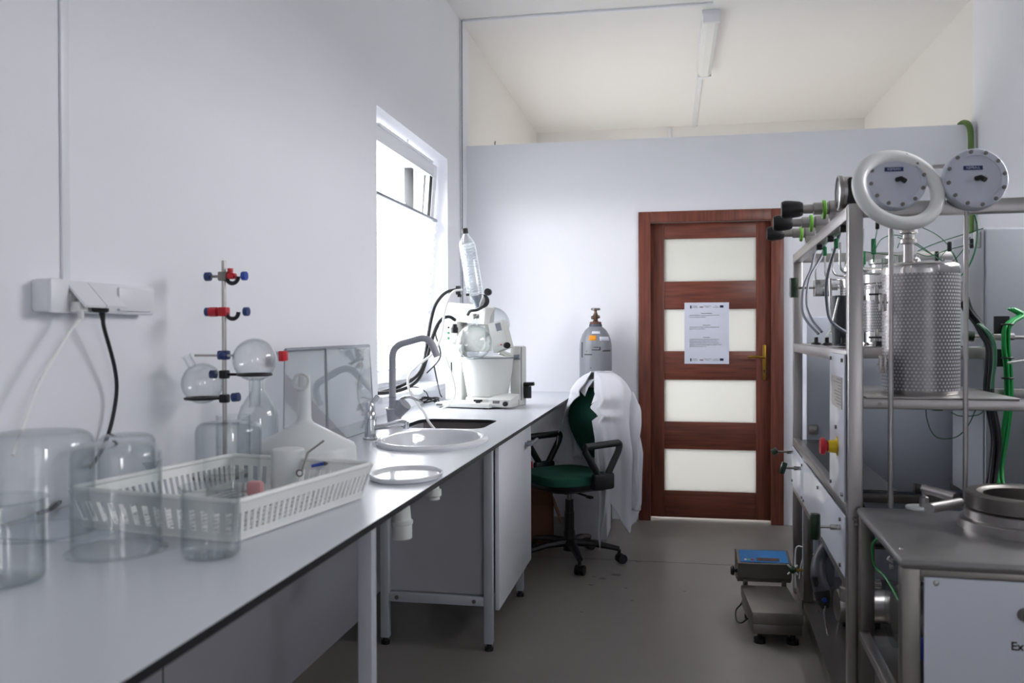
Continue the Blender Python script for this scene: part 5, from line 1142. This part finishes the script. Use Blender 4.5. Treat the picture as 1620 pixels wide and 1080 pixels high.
T('side_rail', m_steel, lambda b: b.box(TX0+.002, TX0+.03, TY0+.044, TY1-.044, .375, .40, .003))
T('side_shelf', m_steeld, lambda b: b.box(TX0+.03, TX1-.04, TY0+.044, TY1-.044, .385, .39))
pf = T('front_panel', m_panelw, lambda b: b.box(TX0+.05, TX1-.05, TY0+.0, TY0+.008, .08, .712, .002))
c = rg(1481, 922, y=TY0)
T('bolt', m_steel, lambda b: b.lathe([(.0001, .004), (.005, .003), (.0065, 0)], c, (0, -1, 0), n=14), pf)
c = rg(1612, 972, y=TY0); T('round_boss', m_steeld, lambda b: b.lathe([(.0001, .02), (.012, .02), (.016, 0)], c+Vector((.012, 0, 0)), (0, -1, 0), n=20), pf)
c = rg(1599, 1022, y=TY0-.001); t_ = text('panel_lettering', 'Ex', .026, (c-TO), (PI/2, 0, 0), m_black, pf, 'LEFT', bold=True)
for px, py in ((1361, 796), (1427, 868)): c = rg(px, py, z=.752); T('bolt', m_bright, lambda b: b.lathe([(.0001, .004), (.005, .003), (.0065, 0)], c, n=14))
for px, py, y in ((1356, 829, 0), (1413, 896, 0)):
    c = rg(px, py, x=TX0); T('side_bolt', m_bright, lambda b: (b.cyl(c, c-Vector((.008, 0, 0)), .0075, n=6), b.cyl(c+Vector((0, 0, .012)), c+Vector((-.012, 0, .02)), .005, n=8)))
# flange with clamp ring
fcx, fcy, fr = .405, -.225, .163
fl = T('base_flange', m_steel, lambda b: b.lathe([(fr-.02, .752), (fr, .752), (fr, .775), (fr-.004, .778), (fr-.016, .78), (fr-.016, .80), (fr-.02, .802), (fr-.055, .802), (fr-.055, .752)], (fcx, fcy, 0), n=72))
T('cavity', m_steeld, lambda b: b.lathe([(fr-.0555, .80), (fr-.0555, .755), (.0001, .754)], (fcx, fcy, 0), n=48), fl)
cr = T('clamp_ring', m_steeld, lambda b: b.lathe([(fr-.06, .804), (fr-.022, .804), (fr-.018, .808), (fr-.018, .842), (fr-.022, .846), (fr-.045, .846), (fr-.05, .842), (fr-.06, .84), (fr-.06, .804)], (fcx, fcy, 0), n=72))
for px0, py0, px1, py1 in ((1458, 772, 1512, 787), (1470, 804, 1518, 795)):
    a = rg(px0, py0, z=.836); c = rg(px1, py1, z=.828); T('clamp_handle', m_steel, lambda b: b.tube([a, c], .0125, n=18), cr)
T('handle_clevis', m_black, lambda b: b.box(rg(1458, 772, z=.836).x-.02, rg(1458, 772, z=.836).x-.002, rg(1458, 772, z=.836).y-.012, rg(1458, 772, z=.836).y+.012, .822, .848, .003), cr)
c = rg(1618, 800, z=.825); T('clamp_handle', m_steel, lambda b: b.tube([(fcx+.05, fcy-fr+.03, .825), (fcx+.06, fcy-fr-.05, .822)], .0125, n=18), cr)
c = rg(1457, 803, z=.754)
T('white_disc', m_white, lambda b: b.lathe([(.0001, .758), (.040, .758), (.042, .756), (.042, .752)], (c.x, c.y, 0), n=32))
T('knurled_knob', m_steel, lambda b: b.lathe([(.0001, .758), (.013, .758), (.013, .785), (.008, .788), (.008, .8), (.011, .802), (.011, .812), (.0001, .813)], (c.x+.008, c.y, 0), n=14))
# steel vessel seen under the table
T('pump_vessel', m_steel, lambda b: b.lathe([(.0001, 0), (.075, 0), (.08, .01), (.08, .25), (.0001, .252)], (.10, -.17, .49), (1, .05, 0), n=36))
T('pump_flange', m_glass2, lambda b: b.lathe([(.0001, 0), (.085, 0), (.085, .008), (.0001, .008)], (.088, -.17, .49), (1, .05, 0), n=36))
T('blue_block', m_blue, lambda b: b.box(.09, .14, -.42, -.38, .46, .505, .003))
T('drain_pipe', m_dkhose, lambda b: b.tube(corner([(.075, -.40, .7), (.075, -.40, .53), (.08, -.33, .5), (.1, -.3, .46)], .03), .006, n=8))
T('green_wire', m_bgreen, lambda b: b.tube(bez([(.06, -.15, .70), (.05, -.1, .66), (.06, -.08, .6), (.08, -.14, .58), (.09, -.3, .55)]), .003, n=6))
pbk = thing('red_label_card', RIGM @ Vector((.1, -.50, .3905)), 'small red and white card on the table shelf behind the leg', 'card', RTH)
part('card', m_red, pbk, lambda b: b.box(-.045, -.005, -.02, .05, 0, .003)); part('white_card', m_paper, pbk, lambda b: b.box(0, .035, -.02, .05, 0, .003))

# ================================================================== platform scale
SCL = thing('platform_scale', (.43, 3.87, 0), 'stainless platform scale with blue indicator on the floor beside the rig', 'scale', .04)
m1x, m0x, my0, my1 = .075, -.125, -.29, .09
part('platform', m_steels, SCL, lambda b: (b.box(m0x, m1x, my0, my1, .085, .135, .005)))
part('platform_skirt', m_steeld, SCL, lambda b: b.box(m0x+.004, m1x-.004, my0+.004, my1-.004, .045, .085, .003))
for x in (m0x+.035, m1x-.035):
    for y in (my0+.04, my1-.04): part('foot', m_black, SCL, lambda b: (b.cyl((x, y, 0), (x, y, .018), .024, n=18), b.cyl((x, y, .018), (x, y, .046), .010, n=10)))
ind = part('indicator', m_steeld, SCL, lambda b: b.prism([(0, .15), (.03, .125), (.12, .125), (.14, .245), (.10, .255), (0, .215)], (m0x-.005, my1+.06, 0), (0, 1, 0), (0, 0, 1), (.235, 0, 0)))
m_face = mat('blue_keypad', '1f74b8', .4)
na = Vector((0, .10, .04)).normalized(); nn = Vector((0, -.04, .10)).normalized(); fo = Vector((m0x-.005, my1+.06, .215))+nn*.0005
part('keypad', m_face, ind, lambda b: b.prism([(.012, .01), (.223, .01), (.223, .1), (.012, .1)], fo, (1, 0, 0), na, nn*.002))
part('display', mat('lcd_window', '4b2f2a', .2), ind, lambda b: b.prism([(.085, .02), (.185, .02), (.185, .042), (.085, .042)], fo+nn*.002, (1, 0, 0), na, nn*.001))
for i in range(3): part('key', (m_white, m_lime, m_red)[i], ind, lambda b: b.prism([(.03+.015*i, .022), (.041+.015*i, .022), (.041+.015*i, .032), (.03+.015*i, .032)], fo+nn*.002, (1, 0, 0), na, nn*.001))
part('knob', m_black, ind, lambda b: (b.lathe([(.0001, 0), (.008, 0), (.008, .012), (.02, .014), (.022, .02), (.018, .028), (.0001, .03)], (m0x-.005, my1+.10, .17), (-1, 0, 0), n=14)))
for x in (m0x+.02, m1x-.01): part('column', m_steeld, SCL, lambda b: (b.box(x, x+.02, my1-.02, my1+.085, .04, .06), b.box(x, x+.02, my1+.075, my1+.095, .04, .14, .002)))
part('cable', m_black, SCL, lambda b: b.tube(bez([(m0x+.03, my1+.06, .13), (m0x+.01, my1+.03, .05), (m0x-.02, my1, .02), (m0x-.03, my1-.1, .008), (m0x-.02, my1-.2, .03), (m0x+.003, my1-.23, .06)]), .0035, n=6))
